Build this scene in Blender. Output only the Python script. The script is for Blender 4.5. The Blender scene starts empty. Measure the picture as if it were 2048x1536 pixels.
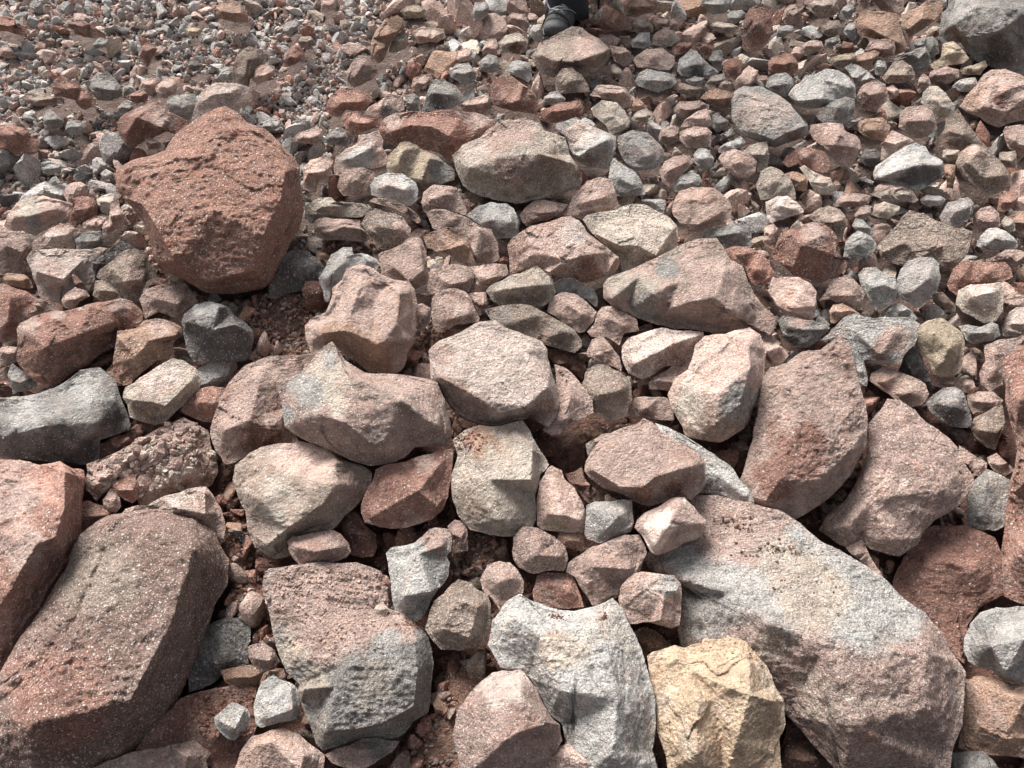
import bpy, math, random
import numpy as np, time
T0 = time.time()
from mathutils import Vector
from mathutils.geometry import delaunay_2d_cdt
from mathutils.bvhtree import BVHTree

random.seed(7); RNG = np.random.RandomState(11)
scene = bpy.context.scene
COL = scene.collection

# ------------------------------------------------------------------ camera
PITCH = math.radians(33.0); CAMH = 1.6; FPX = 1536.0; SLOPE = math.radians(22.0)
cam_d = bpy.data.cameras.new('camera'); cam = bpy.data.objects.new('camera', cam_d); COL.objects.link(cam)
cam_d.sensor_width = 36; cam_d.lens = 27; cam_d.clip_start = 0.02; cam_d.clip_end = 500
cam.location = (0, 0, CAMH); cam.rotation_euler = (math.pi/2 - PITCH, 0, 0)
scene.camera = cam

# ------------------------------------------------------------------ light
SUN_DIR = Vector((-0.34, 0.40, 0.87)).normalized()      # towards the sun
world = bpy.data.worlds.new('World'); scene.world = world; world.use_nodes = True
nt = world.node_tree; bg = nt.nodes['Background']
sky = nt.nodes.new('ShaderNodeTexSky'); sky.sky_type = 'NISHITA'; sky.sun_disc = False
sky.sun_elevation = math.asin(SUN_DIR.z); sky.sun_rotation = math.atan2(SUN_DIR.x, SUN_DIR.y)
sky.air_density = 1.0; sky.dust_density = 4.0; sky.ozone_density = 0.6
hs_ = nt.nodes.new('ShaderNodeHueSaturation'); hs_.inputs['Saturation'].default_value = .3     # hazy white daylight
nt.links.new(sky.outputs[0], hs_.inputs['Color']); nt.links.new(hs_.outputs[0], bg.inputs[0]); bg.inputs[1].default_value = 0.066
sun_l = bpy.data.lights.new('sun', 'SUN'); sun_l.energy = 3.4; sun_l.angle = math.radians(30); sun_l.color = (1, .965, .92)
sun = bpy.data.objects.new('sun', sun_l); COL.objects.link(sun)
sun.rotation_euler = (-SUN_DIR).to_track_quat('-Z', 'Y').to_euler()
scene.view_settings.view_transform = 'Standard'; scene.view_settings.look = 'None'
scene.view_settings.exposure = 1.32; scene.view_settings.gamma = 1

# ------------------------------------------------------------------ geometry helpers
CAM = np.array([0, 0, CAMH]); cp, sp = math.cos(PITCH), math.sin(PITCH)
FWD = np.array([0, cp, -sp]); RIGHT = np.array([1., 0, 0]); UP = np.array([0, sp, cp])
NS = np.array([0, -math.sin(SLOPE), math.cos(SLOPE)])       # slope normal
def ray(px, py):
    px = np.asarray(px, float); py = np.asarray(py, float)
    return FWD + ((px-1024)/FPX)[..., None]*RIGHT + ((768-py)/FPX)[..., None]*UP
def plane_depth(px, py, A, n):
    r = ray(px, py); return np.dot(A-CAM, n)/(r @ n)
def ground_depth(px, py, off=0.0):
    r = ray(px, py); return (off - CAMH*NS[2])/(r @ NS)
def to_px(P):
    v = np.asarray(P)-CAM; d = v @ FWD
    return 1024+FPX*(v @ RIGHT)/d, 768-FPX*(v @ UP)/d
def hash3(ix, iy, iz, s):
    h = (ix*374761393 + iy*668265263 + iz*2147483647 + s*974634777) & 0xffffffff
    h = ((h ^ (h >> 13))*1274126177) & 0xffffffff
    h = h ^ (h >> 16)
    return (h & 0xffffff)/float(0xffffff)*2-1
def vnoise(p, s=0):
    i = np.floor(p).astype(np.int64); f = p-i; f = f*f*(3-2*f); out = 0
    for dx in (0, 1):
        wx = f[:, 0] if dx else 1-f[:, 0]
        for dy in (0, 1):
            wy = f[:, 1] if dy else 1-f[:, 1]
            for dz in (0, 1):
                wz = f[:, 2] if dz else 1-f[:, 2]
                out = out + wx*wy*wz*hash3(i[:, 0]+dx, i[:, 1]+dy, i[:, 2]+dz, s)
    return out
def fbm(p, o=4, s=0, rough=.5):
    a = 1; t = 0; n = 0
    for k in range(o):
        t = t+a*vnoise(p*(2.03**k)+k*17.3, s+k); n += a; a *= rough
    return t/n
def ico(level):
    t = (1+5**.5)/2
    V = [(-1, t, 0), (1, t, 0), (-1, -t, 0), (1, -t, 0), (0, -1, t), (0, 1, t), (0, -1, -t), (0, 1, -t), (t, 0, -1), (t, 0, 1), (-t, 0, -1), (-t, 0, 1)]
    F = [(0, 11, 5), (0, 5, 1), (0, 1, 7), (0, 7, 10), (0, 10, 11), (1, 5, 9), (5, 11, 4), (11, 10, 2), (10, 7, 6), (7, 1, 8), (3, 9, 4), (3, 4, 2), (3, 2, 6), (3, 6, 8), (3, 8, 9), (4, 9, 5), (2, 4, 11), (6, 2, 10), (8, 6, 7), (9, 8, 1)]
    V = [np.array(v)/np.linalg.norm(v) for v in V]
    for _ in range(level):
        c = {}; G = []
        def mid(a, b):
            k = (a, b) if a < b else (b, a)
            if k not in c:
                m = V[a]+V[b]; V.append(m/np.linalg.norm(m)); c[k] = len(V)-1
            return c[k]
        for a, b, d in F:
            x, y, z = mid(a, b), mid(b, d), mid(d, a); G += [(a, x, z), (b, y, x), (d, z, y), (x, y, z)]
        F = G
    V = np.array(V); q = np.array([[.98, .17, .1], [-.15, .97, -.2], [-.13, .17, .97]]); q, _ = np.linalg.qr(q)
    return V @ q.T, np.array(F)
ICO = {l: ico(l) for l in range(0, 7)}
def make_mesh(name, V, F, mat, col=None, smooth=True):
    me = bpy.data.meshes.new(name); n = len(F)
    me.vertices.add(len(V)); me.vertices.foreach_set('co', np.asarray(V, np.float32).ravel())
    me.loops.add(n*3); me.loops.foreach_set('vertex_index', np.asarray(F, np.int32).ravel())
    me.polygons.add(n); me.polygons.foreach_set('loop_start', np.arange(0, n*3, 3, dtype=np.int32))
    me.polygons.foreach_set('use_smooth', np.full(n, smooth))
    me.update(calc_edges=True)
    if col is not None:
        a = me.color_attributes.new('Col', 'FLOAT_COLOR', 'POINT'); a.data.foreach_set('color', np.asarray(col, np.float32).ravel())
    me.materials.append(mat); return me
def link(name, me, parent=None):
    o = bpy.data.objects.new(name, me); COL.objects.link(o); o.parent = parent; return o
def tag(o, label, cat, group=None):
    o['label'] = label; o['category'] = cat
    if group: o['group'] = group

# ------------------------------------------------------------------ materials
def N(t, ty, **kw):
    n = t.nodes.new(ty)
    for k, v in kw.items(): setattr(n, k, v)
    return n
def rock_material(name, bump=1.0, fine=1.0):
    m = bpy.data.materials.new(name); m.use_nodes = True; t = m.node_tree; L = t.links.new
    b = t.nodes['Principled BSDF']; b.inputs['Roughness'].default_value = .9; b.inputs['Specular IOR Level'].default_value = .25
    at = N(t, 'ShaderNodeAttribute'); at.attribute_name = 'Col'
    tc = N(t, 'ShaderNodeTexCoord'); oi = N(t, 'ShaderNodeObjectInfo')
    ad = N(t, 'ShaderNodeVectorMath', operation='ADD'); sc = N(t, 'ShaderNodeVectorMath', operation='SCALE')
    cx = N(t, 'ShaderNodeCombineXYZ'); L(oi.outputs['Random'], cx.inputs[0]); L(oi.outputs['Random'], cx.inputs[1]); cx.inputs[2].default_value = .3
    L(cx.outputs[0], sc.inputs[0]); sc.inputs['Scale'].default_value = 13
    L(tc.outputs['Object'], ad.inputs[0]); L(sc.outputs[0], ad.inputs[1]); P = ad.outputs[0]
    def noise(scale, det=4, rough=.55, ty='FBM', dist=0):
        n = N(t, 'ShaderNodeTexNoise', noise_type=ty); n.inputs['Scale'].default_value = scale; n.inputs['Detail'].default_value = det
        n.inputs['Roughness'].default_value = rough; n.inputs['Distortion'].default_value = dist; L(P, n.inputs['Vector']); return n.outputs[0]
    def mr(x, a, b_, c, d):
        r = N(t, 'ShaderNodeMapRange'); L(x, r.inputs[0])
        for i, v in enumerate((a, b_, c, d)): r.inputs[i+1].default_value = v
        return r.outputs[0]
    def math_(op, a, b_):
        r = N(t, 'ShaderNodeMath', operation=op)
        for i, v in enumerate((a, b_)):
            if isinstance(v, (int, float)): r.inputs[i].default_value = v
            else: L(v, r.inputs[i])
        return r.outputs[0]
    def mix(f, a, b_, blend='MIX'):
        r = N(t, 'ShaderNodeMix', data_type='RGBA', blend_type=blend)
        if isinstance(f, (int, float)): r.inputs[0].default_value = f
        else: L(f, r.inputs[0])
        for i, v in ((6, a), (7, b_)):
            if isinstance(v, tuple): r.inputs[i].default_value = v
            else: L(v, r.inputs[i])
        return r.outputs[2]
    big = noise(9, 3, .6); mid = noise(45, 4, .65); grain = noise(260, 3, .7)
    v1 = mr(big, .3, .7, .84, 1.12); v2 = mr(mid, .3, .7, .70, 1.24); v3 = mr(grain, .3, .72, .42, 1.5)
    rnd2 = math_('FRACT', math_('MULTIPLY', oi.outputs['Random'], 7.31), 0.0); gs = mr(rnd2, 0, 1, .45, 1.15)
    v3 = math_('ADD', 1.0, math_('MULTIPLY', math_('SUBTRACT', v3, 1.0), gs))
    v = math_('MULTIPLY', math_('MULTIPLY', v1, v2), v3)
    cv = N(t, 'ShaderNodeCombineXYZ')
    for i in range(3): L(v, cv.inputs[i])
    c = mix(1.0, at.outputs['Color'], cv.outputs[0], 'MULTIPLY')
    # red oxide and grey mineral mottling
    red = mr(noise(21, 4, .6, dist=.6), .54, .72, 0, .38); c = mix(red, c, mix(1.0, c, (1.18, .84, .70, 1), 'MULTIPLY'))
    gre = mr(noise(26, 4, .6, dist=.4), .57, .7, 0, .4); c = mix(gre, c, mix(1.0, c, (.88, 1.02, 1.1, 1), 'MULTIPLY'))
    # pale crystals and dark flecks, density from the colour's alpha
    def flecks(scale, size, keep, col, c):
        vo = N(t, 'ShaderNodeTexVoronoi'); vo.inputs['Scale'].default_value = scale; L(P, vo.inputs['Vector'])
        sep = N(t, 'ShaderNodeSeparateColor'); L(vo.outputs['Color'], sep.inputs[0])
        thr = math_('SUBTRACT', 1.0, math_('MULTIPLY', at.outputs['Alpha'], keep))
        on = math_('GREATER_THAN', sep.outputs[0], thr)
        sz = math_('MULTIPLY', sep.outputs[1], size)
        near = math_('LESS_THAN', vo.outputs['Distance'], math_('ADD', sz, size*.35))
        return mix(math_('MULTIPLY', math_('MULTIPLY', on, near), .8), c, col)
    c = flecks(250, .30, .80, (.66, .58, .52, 1), c)
    c = flecks(135, .24, .50, (.74, .68, .63, 1), c)
    vd = N(t, 'ShaderNodeTexVoronoi'); vd.inputs['Scale'].default_value = 120; L(P, vd.inputs['Vector'])
    sd = N(t, 'ShaderNodeSeparateColor'); L(vd.outputs['Color'], sd.inputs[0])
    dk = math_('MULTIPLY', math_('LESS_THAN', vd.outputs['Distance'], .2), math_('GREATER_THAN', sd.outputs[2], .82))
    c = mix(math_('MULTIPLY', dk, .65), c, (.055, .045, .04, 1))
    L(c, b.inputs['Base Color'])
    h1 = noise(34*fine, 5, .62, 'RIDGED_MULTIFRACTAL'); h2 = noise(150*fine, 4, .7); h3 = noise(16, 4, .6, dist=.5)
    vc = N(t, 'ShaderNodeTexVoronoi'); vc.inputs['Scale'].default_value = 75*fine; L(P, vc.inputs['Vector'])
    amp = mr(oi.outputs['Random'], 0, 1, .55, 1.35)
    h = math_('ADD', math_('MULTIPLY', h1, .0042*bump), math_('ADD', math_('MULTIPLY', h2, .018*bump), math_('ADD', math_('MULTIPLY', h3, .006*bump), math_('MULTIPLY', vc.outputs['Distance'], .0022*bump))))
    h = math_('MULTIPLY', h, amp)
    bp = N(t, 'ShaderNodeBump'); bp.inputs['Strength'].default_value = 1; bp.inputs['Distance'].default_value = 1.0
    L(h, bp.inputs['Height']); L(bp.outputs[0], b.inputs['Normal'])
    return m
M_ROCK = rock_material('rough_rock', 1.0)
M_STONE = rock_material('loose_stone', .55)
M_SOIL = rock_material('crumbly_soil', 1.5)

PAL = {'N': (.275, .185, .155), 'W': (.70, .575, .51), 'P': (.575, .42, .36), 'R': (.365, .20, .156), 'D': (.21, .115, .09), 'O': (.46, .30, .22), 'B': (.36, .285, .235),
       'T': (.56, .42, .295), 'Y': (.50, .405, .30), 'G': (.35, .335, .315), 'L': (.495, .48, .455), 'S': (.365, .193, .142), 'K': (.14, .135, .132), 'M': (.41, .295, .255), 'C': (.55, .475, .40), 'H': (.45, .41, .39)}
PAL = {k: np.array(v) for k, v in PAL.items()}

# crop|colours+speckle|lift cm|label|outline|ridge heights and colour patches
DATA = """
0|NM9|z2f|huge white-speckled brown slab leaning in the bottom left corner|160,1068 215,1030 300,1018 390,1028 430,1065 458,1120 455,1170 430,1210 400,1300 370,1370 335,1440 300,1475 230,1536 150,1620 -80,1640 -80,1420 0,1345 60,1250 110,1170|300,1060,13 385,1100,17 340,1250,20 260,1400,19 60,1450,13 160,1250,12 200,1150,90,B 110,1400,120,R
0|RM6|z2f|dusty red slab at left edge with deep shade down its right side|-80,930 0,918 40,920 80,930 120,922 142,935 168,940 172,960 165,1000 160,1090 125,1160 60,1260 0,1345 -80,1400|130,945,18 128,1020,26 110,1075,26 70,1092,24 20,1180,20 30,970,8 40,990,60,M 40,1090,50,M
D1|KG3|z-2|dark grey block wedged against the speckled slab's lower right side|1600,440 1800,335 1960,345 2000,400 2005,520 1980,560 1990,700 1900,745 1780,790 1720,850 1590,910 1510,930 1500,680 1530,560|1800,400,14 1760,700,16 1890,520,150,G
D1|LC3|z5|small pale four-sided stone lying on reddish soil near the bottom|1710,1130 1750,1100 1860,1005 1970,1050 2005,1110 1990,1200 1880,1315 1830,1310 1740,1230|1880,1220,34 1760,1160,18 1950,1080,26
D1|RP3|z0|soil-coated reddish rock behind the small pale four-sided stone|1080,1390 1200,1220 1370,1060 1440,980 1600,920 1900,860 2048,900 2060,1150 2030,1300 1900,1450 1880,1560 1700,1540 1480,1400 1250,1420|1500,1100,12 1700,1300,14
D1|PM4|z3|pink rock cut by the bottom edge beside the speckled slab|740,1536 860,1480 1100,1400 1300,1370 1480,1325 1640,1320 1700,1400 1650,1480 1680,1640 700,1660|1200,1480,18 1500,1440,20
D2|PO3|z3|peach-pink rock with a chipped right corner at the bottom edge|-170,1536 -130,1420 -30,1280 220,1215 340,1260 440,1350 510,1400 550,1430 540,1536 500,1640 -200,1640|120,1330,14 380,1440,22 350,1560,22 20,1350,10
D2|PG4|z2|low pink and grey stone under the grey slab at bottom centre|550,1430 640,1380 850,1300 960,1290 1080,1320 1150,1320 1090,1410 950,1500 820,1560 700,1530 600,1490|840,1400,24 1000,1400,18 980,1380,110,G
D2|GC3|z2f|large square grey slab with pink soil strewn over its top|50,100 60,0 100,-60 400,-100 800,-110 1000,-40 1040,60 1060,260 1150,290 1260,370 1370,470 1390,530 1410,600 1420,700 1400,900 1380,1090 1250,1170 1180,1270 1080,1310 850,1300 640,1370 530,1395 480,1340 400,1130 330,930 350,870 240,760 150,520 90,250|820,540,13 740,700,15 640,880,15 390,900,13 1270,530,12 1290,750,15 1260,1040,13 1000,1180,14 800,1220,14 560,1240,12 500,200,5 450,120,420,P 800,180,400,P 560,560,230,P 1150,400,160,P 300,600,150,C 450,880,140,C 1050,540,130,L 1100,1200,200,G
D2|LW2|z4|small whitish rock beside the left edge of the square grey slab|20,900 60,840 140,790 200,830 290,860 330,900 350,1030 330,1140 220,1170 130,1190 40,1215 0,1190 -20,1050|280,900,16 290,1070,22 100,1000,14 120,1130,20
D2|MK5|z0|small dark mauve rock above the small whitish rock|-60,560 0,540 80,545 150,600 190,680 160,740 60,770 0,740 -60,650|
D2|OB2|z0|brown chip of rock tucked above the small whitish rock|20,860 60,780 160,735 220,740 240,800 200,830 140,795 80,840 50,900|
D1|OP3|z0|low orange-pink rock left of the small dark mauve rock|1760,760 2000,710 2120,720 2130,800 2048,850 1900,900 1800,850|
C2|LG2|z4|pale blue-grey upright rock with a brown broken top|1040,1350 1080,1310 1200,1290 1270,1270 1300,1240 1390,1160 1440,1145 1500,1155 1540,1160 1570,1250 1560,1340 1520,1370 1550,1430 1540,1536 1500,1600 1460,1640 1400,1730 1340,1860 1290,1900 1200,1880 1110,1810 1090,1720 1080,1640 1060,1500|1300,1360,14 1480,1300,14 1190,1700,24 1400,1660,22 1200,1480,14 1440,1240,150,M
C2|MR3|z3|small mauve fragment leaning on the blue-grey rock's top|1530,1140 1590,1085 1660,1095 1690,1160 1700,1330 1620,1350 1560,1350 1575,1240|
D2|BC5|z5|rounded brown rock between two pale grey rocks near bottom centre|1350,420 1380,320 1420,200 1500,140 1570,60 1620,25 1720,50 1760,100 1850,140 1880,230 1880,380 1850,480 1830,560 1740,575 1620,600 1480,590 1400,500|1600,200,22 1780,240,26 1500,420,24 1700,490,24 1750,350,20
D2|RO2|z5|brown knob of rock on the soil, topmost of three tiny stones|950,0 980,-20 1050,-5 1090,60 1080,140 1020,140 950,100|
D2|MR2|z5|mauve tiny stone between a brown knob and a cream pebble|910,150 980,130 1040,170 1060,240 1000,235 920,200|
D2|CP1|z6|cream pebble on the soil-strewn grey slab|945,260 1010,205 1060,260 1040,320 980,325 950,300|
0|MP8|z6|speckled mauve rock with pale flat top at the bottom edge|905,1470 915,1420 945,1380 985,1345 1040,1338 1060,1360 1080,1390 1100,1430 1120,1450 1125,1480 1105,1510 1080,1536 1040,1580 1000,1620 930,1580|1040,1390,24 965,1405,16 1095,1445,22 1010,1480,26 1020,1365,42,W 985,1390,30,W
D3|PM6|z5|pink speckled rock cut by the bottom edge below the pale grey boulder|100,1536 250,1420 450,1340 700,1350 780,1450 820,1560 700,1740 100,1740|450,1450,18 620,1500,20
0|LC1|z4f|pale grey notched boulder standing beside the yellow-tan rock|975,1290 985,1240 1010,1205 1040,1187 1060,1200 1100,1215 1150,1222 1190,1212 1225,1196 1245,1215 1260,1250 1280,1290 1295,1340 1310,1400 1312,1450 1305,1500 1325,1570 1240,1660 1150,1660 1130,1500 1125,1450 1100,1430 1070,1370 1040,1340 1000,1335|1190,1240,8 1215,1300,13 1235,1400,15 1225,1500,15 1080,1270,11 1120,1380,13 1030,1240,8 1120,1310,50,C 1040,1300,30,G 1270,1450,40,G 1090,1400,40,G
D3|RM4|z2|small brick-red rock behind the notch of the pale grey boulder|170,190 165,120 200,0 260,-30 470,-30 520,80 580,245 450,265 310,265 200,220|300,60,18 450,120,20
C3|MP4|z4|smooth mauve wedge with a pink upper face below the round grey stone|440,1440 500,1390 640,1300 800,1240 900,1205 1020,1205 1060,1280 1080,1350 1050,1420 1010,1560 940,1640 870,1680 800,1740 700,1780 640,1770 560,1650 500,1540 430,1500|880,1260,18 650,1460,22 760,1700,12 950,1480,18 720,1320,140,P
D3|PM4|z6|pink block with a whitish top standing beside the huge grey boulder|850,180 870,80 920,20 960,-20 1040,-35 1300,-5 1350,60 1360,150 1340,390 1270,420 1100,370 950,385 910,300 860,240|1220,120,22 1190,350,22 1000,80,12 1310,120,16 1150,50,150,W 1250,80,90,L
D3|OR2|z-2|orange-brown rock showing above the yellow-tan rock's left corner|970,450 1060,405 1140,430 1240,530 1300,560 1200,620 1100,660 1050,680 1020,560|
D3|TC0|z5|yellow-tan cracked clay-like boulder at the bottom edge|1080,640 1120,610 1260,570 1300,550 1380,575 1440,545 1510,540 1520,500 1560,500 1640,510 1720,490 1800,490 1880,530 1950,620 2040,720 2100,870 2180,1000 2190,1180 2140,1300 2150,1480 2180,1640 1500,1700 1290,1640 1200,1350 1150,1180 1150,1040 1110,880|1320,660,8 1440,760,10 1480,1000,18 1620,1000,12 1750,900,20 1900,700,14 1800,1300,16 1480,1420,18 2080,1000,14 1680,1300,8 1900,950,22 1600,700,220,T
0|MC8|z2f|huge boulder with pale grey dusty top and speckled reddish flank|1287,1118 1300,1100 1340,1040 1380,995 1430,990 1500,1005 1560,1020 1620,1065 1680,1100 1760,1150 1800,1190 1850,1225 1885,1265 1900,1300 1932,1345 1930,1390 1925,1450 1905,1500 1900,1640 1720,1650 1668,1536 1573,1430 1540,1440 1440,1400 1360,1290 1350,1230 1365,1185 1335,1160 1300,1140|1340,1150,5 1380,1165,7 1470,1192,9 1550,1250,12 1650,1290,13 1750,1310,13 1850,1305,10 1700,1450,13 1860,1420,9 1550,1120,4 1450,1060,1 1700,1190,7 1480,1260,8 1480,1140,100,L 1600,1160,120,L 1740,1200,110,L 1380,1110,70,L 1810,1235,50,L 1440,1050,75,P 1520,1085,55,P 1620,1190,85,C 1560,1120,60,C 1420,1235,70,G 1540,1300,35,B
C3|MC4|z9|whitish angular rock perched on the huge boulder's upper left end|980,1150 1000,1090 1060,1030 1150,990 1310,905 1380,905 1430,960 1500,1040 1560,1100 1560,1180 1480,1240 1380,1270 1250,1340 1150,1370 1100,1330 1060,1250 1040,1210|1340,960,26 1240,1150,36 1150,1290,22 1500,1120,18 1060,1150,12 1150,1120,150,W 1130,1280,80,W
D4|LG1|z6|light blue-grey rounded boulder at the right edge near the bottom|1565,600 1570,500 1620,380 1700,290 1830,250 2000,240 2250,260 2300,500 2300,880 2000,860 1880,830 1800,760 1700,730 1600,680|1720,330,18 1790,560,24 1900,780,20 2050,500,24 1700,600,90,G
D4|OM4|z2|wide rusty brown rock under the light blue-grey boulder|1585,870 1650,800 1800,810 1950,860 2048,880 2200,880 2250,1450 2048,1460 1900,1440 1750,1430 1600,1400 1520,1380 1540,1250|1800,920,16 2048,1000,18 1700,1200,14 1900,1300,16
D4|GK2|z0|grey rock cut by the bottom edge in the right corner|1470,1420 1600,1400 1740,1415 1800,1470 1860,1560 1700,1680 1450,1680|
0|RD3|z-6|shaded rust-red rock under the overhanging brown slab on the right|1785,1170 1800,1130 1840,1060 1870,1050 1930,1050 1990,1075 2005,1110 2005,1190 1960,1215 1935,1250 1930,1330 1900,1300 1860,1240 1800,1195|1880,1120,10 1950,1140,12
0|RM7|z3|tall rust-red slab running down the right edge|2005,720 2040,690 2160,670 2160,1240 2048,1210 2005,1190 2000,1130 2010,1050 2020,960 2035,900 2022,850 2010,800 2008,760|2040,800,10 2055,960,14 2050,1100,14
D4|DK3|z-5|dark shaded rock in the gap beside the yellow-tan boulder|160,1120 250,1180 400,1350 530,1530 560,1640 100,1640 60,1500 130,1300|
0|PR4|z6f|large crescent-shaped pinkish red slab standing on edge|1515,760 1540,735 1575,725 1600,705 1640,700 1680,668 1700,690 1712,740 1725,790 1736,840 1732,890 1705,945 1680,975 1640,1010 1600,1035 1580,1041 1550,1035 1510,1010 1490,990 1478,965 1490,930 1505,880 1515,830 1520,790|1580,770,10 1600,815,13 1660,870,14 1560,960,14 1700,900,11 1530,1000,9 1640,960,13 1570,775,55,P 1600,900,60,R 1550,960,50,R
0|MP5|z3f|broad reddish brown slab with small white splash behind the crescent slab|1775,797 1800,800 1830,820 1870,855 1900,878 1915,895 1915,915 1945,950 1950,965 1935,985 1920,1010 1870,1040 1845,1065 1835,1090 1800,1113 1780,1110 1745,1100 1720,1080 1700,1095 1680,1090 1636,1060 1650,1035 1690,1000 1720,950 1738,880 1735,850 1760,820|1820,900,9 1740,1000,11 1880,980,10 1700,1050,10 1650,1062,6 1780,1080,10 1808,965,9,W 1750,1000,60,P
C4|PO3|z0|narrow pink sliver below the broad reddish brown slab|620,1310 760,1240 830,1400 920,1530 900,1560 780,1450|
C4|GC3|z0|square grey-green block right of the broad reddish brown slab|1590,1000 1600,880 1660,760 1750,680 1850,720 1940,770 1930,900 1900,1050 1890,1140 1820,1175 1700,1170 1600,1140|1750,780,14 1700,1050,14
C4|KG3|z3|round dark charcoal stone near the right edge|1255,140 1330,80 1400,30 1500,20 1560,60 1600,170 1630,280 1620,350 1500,345 1400,310 1290,210|1470,180,30 1350,150,16 1470,90,80,G
C4|PB3|z2|small pinkish stone just right of the charcoal stone|1590,90 1680,60 1800,60 1885,130 1840,180 1740,240 1640,240 1600,160|
C4|BC3|z0|brown-grey rock lower right of the charcoal stone|1610,360 1650,270 1750,220 1870,160 1900,300 1860,420 1820,530 1750,510 1640,430|
C4|PD2|z3|pale pink triangular chip on the broad slab's right shoulder|1510,590 1530,490 1620,550 1750,630 1750,680 1700,750 1640,700 1600,650|1600,640,14 1720,655,14
C4|PM2|z1|small pink stone between triangular chip and tall rust-red slab|1750,590 1830,550 1900,620 1980,690 1900,740 1800,690|
C4|PY3|z2|tan-orange blocky stone above the broad reddish brown slab|810,-30 830,-90 920,-140 1040,-100 1150,-60 1260,0 1290,80 1230,170 1140,190 1070,150 1000,110 930,60|930,-20,16 1130,70,22
C4|KG2|z-2|small dark stone beneath the charcoal stone|1420,360 1560,350 1620,420 1540,480 1500,430|
B4|PW2|z1|low pink stone behind the charcoal stone|1280,1536 1370,1490 1500,1480 1640,1500 1660,1560 1580,1610 1500,1560 1400,1570|
C3|PR6|z8|broad speckled pink rock lying tilted over a long grey one|580,700 590,620 650,510 720,430 880,350 1000,320 1050,270 1130,310 1200,380 1330,460 1500,560 1550,640 1550,800 1510,860 1430,930 1330,900 1100,980 1030,960 900,890 730,830 620,750|650,690,14 860,820,20 1040,830,24 1150,740,26 1450,650,22 1100,500,13 800,500,12 1050,900,14 1300,850,100,R 1050,880,90,R
C3|BL2|z4|small brown knob at upper left of the broad speckled pink rock|590,480 660,440 720,400 850,390 700,520 610,580|
C3|LG1|z4|long whitish grey rock sticking out behind the broad speckled pink rock|1140,310 1240,340 1380,410 1560,530 1700,620 1780,690 1860,810 1940,890 1940,960 1890,990 1760,930 1600,880 1500,870 1540,800 1500,700 1400,600 1210,450|1620,710,12 1740,800,16 1860,900,12 1610,840,90,K 1760,700,100,L
0|PB4|z7f|large brown and grey blocky rock left of the crescent slab|1335,790 1350,755 1375,740 1390,690 1410,672 1450,668 1500,655 1520,668 1535,700 1530,770 1515,800 1500,840 1485,860 1440,885 1400,880 1370,870 1360,845 1345,820|1395,790,14 1440,785,22 1500,735,25 1495,690,18 1430,850,18 1480,810,20 1430,840,55,B 1480,800,40,G 1375,800,40,C 1440,710,50,P
0|PM3|z3|pink fin of rock behind the blocky rock's right shoulder|1500,655 1535,662 1560,690 1578,710 1560,732 1535,755 1525,710|
0|BC4|z6|knobbly beige-brown stone above the rusty hollow|1163,775 1170,745 1190,727 1215,730 1240,745 1262,765 1265,800 1250,835 1220,842 1195,830 1175,810|1200,790,26 1240,780,22
C3|MW2|z3|low lilac-pink stone right of the knobbly beige stone|940,180 980,110 1060,100 1240,110 1280,180 1300,290 1200,290 1050,260 950,270|1080,190,22
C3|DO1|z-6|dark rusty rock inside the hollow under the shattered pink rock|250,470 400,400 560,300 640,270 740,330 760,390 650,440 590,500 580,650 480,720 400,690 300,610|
0|PM3|z7|shattered pink slice on the pale-topped rock's right side|1108,728 1130,735 1160,765 1185,800 1187,825 1170,835 1140,850 1120,868 1105,873 1085,860 1100,845 1115,815 1112,780|1140,790,16 1130,840,22
0|WP4|z9f|large rock with a pale pink flat top and mauve underside at centre|858,700 880,680 920,665 960,643 990,640 1010,655 1040,665 1080,680 1095,700 1100,730 1112,770 1118,810 1112,835 1095,855 1060,835 1030,840 1000,852 960,850 925,838 905,820 880,780 862,760|880,755,16 920,775,21 960,798,21 1000,825,19 1050,815,20 1095,775,18 940,700,8 1050,705,9 1000,740,85,W 960,690,50,W 890,790,40,M 940,820,40,M 1080,820,32,M 885,710,28,P 1050,770,40,W
0|CB3|z5|beige rock stained rusty orange below the pale-topped rock|905,1000 903,950 915,910 905,880 930,860 960,850 1000,852 1045,840 1060,860 1080,900 1098,930 1080,950 1070,990 1072,1040 1060,1065 1030,1073 980,1070 940,1060 915,1030|1065,900,12 1062,960,20 980,960,20 1000,1040,20 950,890,12 960,885,38,O 1020,940,60,C 940,1020,40,B
C3|PO4|z5|egg-shaped pink stone standing upright below the rusty hollow|200,1130 195,960 220,780 280,680 320,650 400,690 420,760 500,830 570,960 590,1100 580,1180 480,1190 350,1180 230,1160|330,800,12 290,1040,20 540,1090,20 420,1050,24 350,1150,80,Y
C3|GM5|z6|roundish grey stone left of the perched whitish rock|580,1200 590,1080 595,970 660,940 780,940 880,920 960,930 975,1100 950,1180 820,1230 720,1275 600,1240|680,1010,18 860,1050,24 760,1160,22
C3|RP2|z0|reddish rock filling the gap behind the egg-shaped stone|420,720 500,700 560,660 580,750 640,820 740,880 740,940 600,950 540,870 460,790|
C3|OT2|z3|rough orange crumbly stone below the egg-shaped stone|380,1180 480,1160 570,1210 580,1310 560,1340 480,1320 400,1300 360,1240|
C3|MP5|z5|rounded mauve-pink stone at the egg-shaped stone's foot|0,1340 10,1230 90,1140 200,1150 340,1220 430,1310 450,1400 420,1500 330,1490 180,1520 60,1470 10,1400|200,1370,28 380,1380,18 100,1250,16 240,1230,18
0|PM4|z5|small pink stone between rounded mauve stone and rounded brown rock|960,1160 975,1130 1000,1122 1020,1125 1035,1140 1048,1165 1045,1190 1020,1200 1000,1222 985,1200 965,1180|
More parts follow.
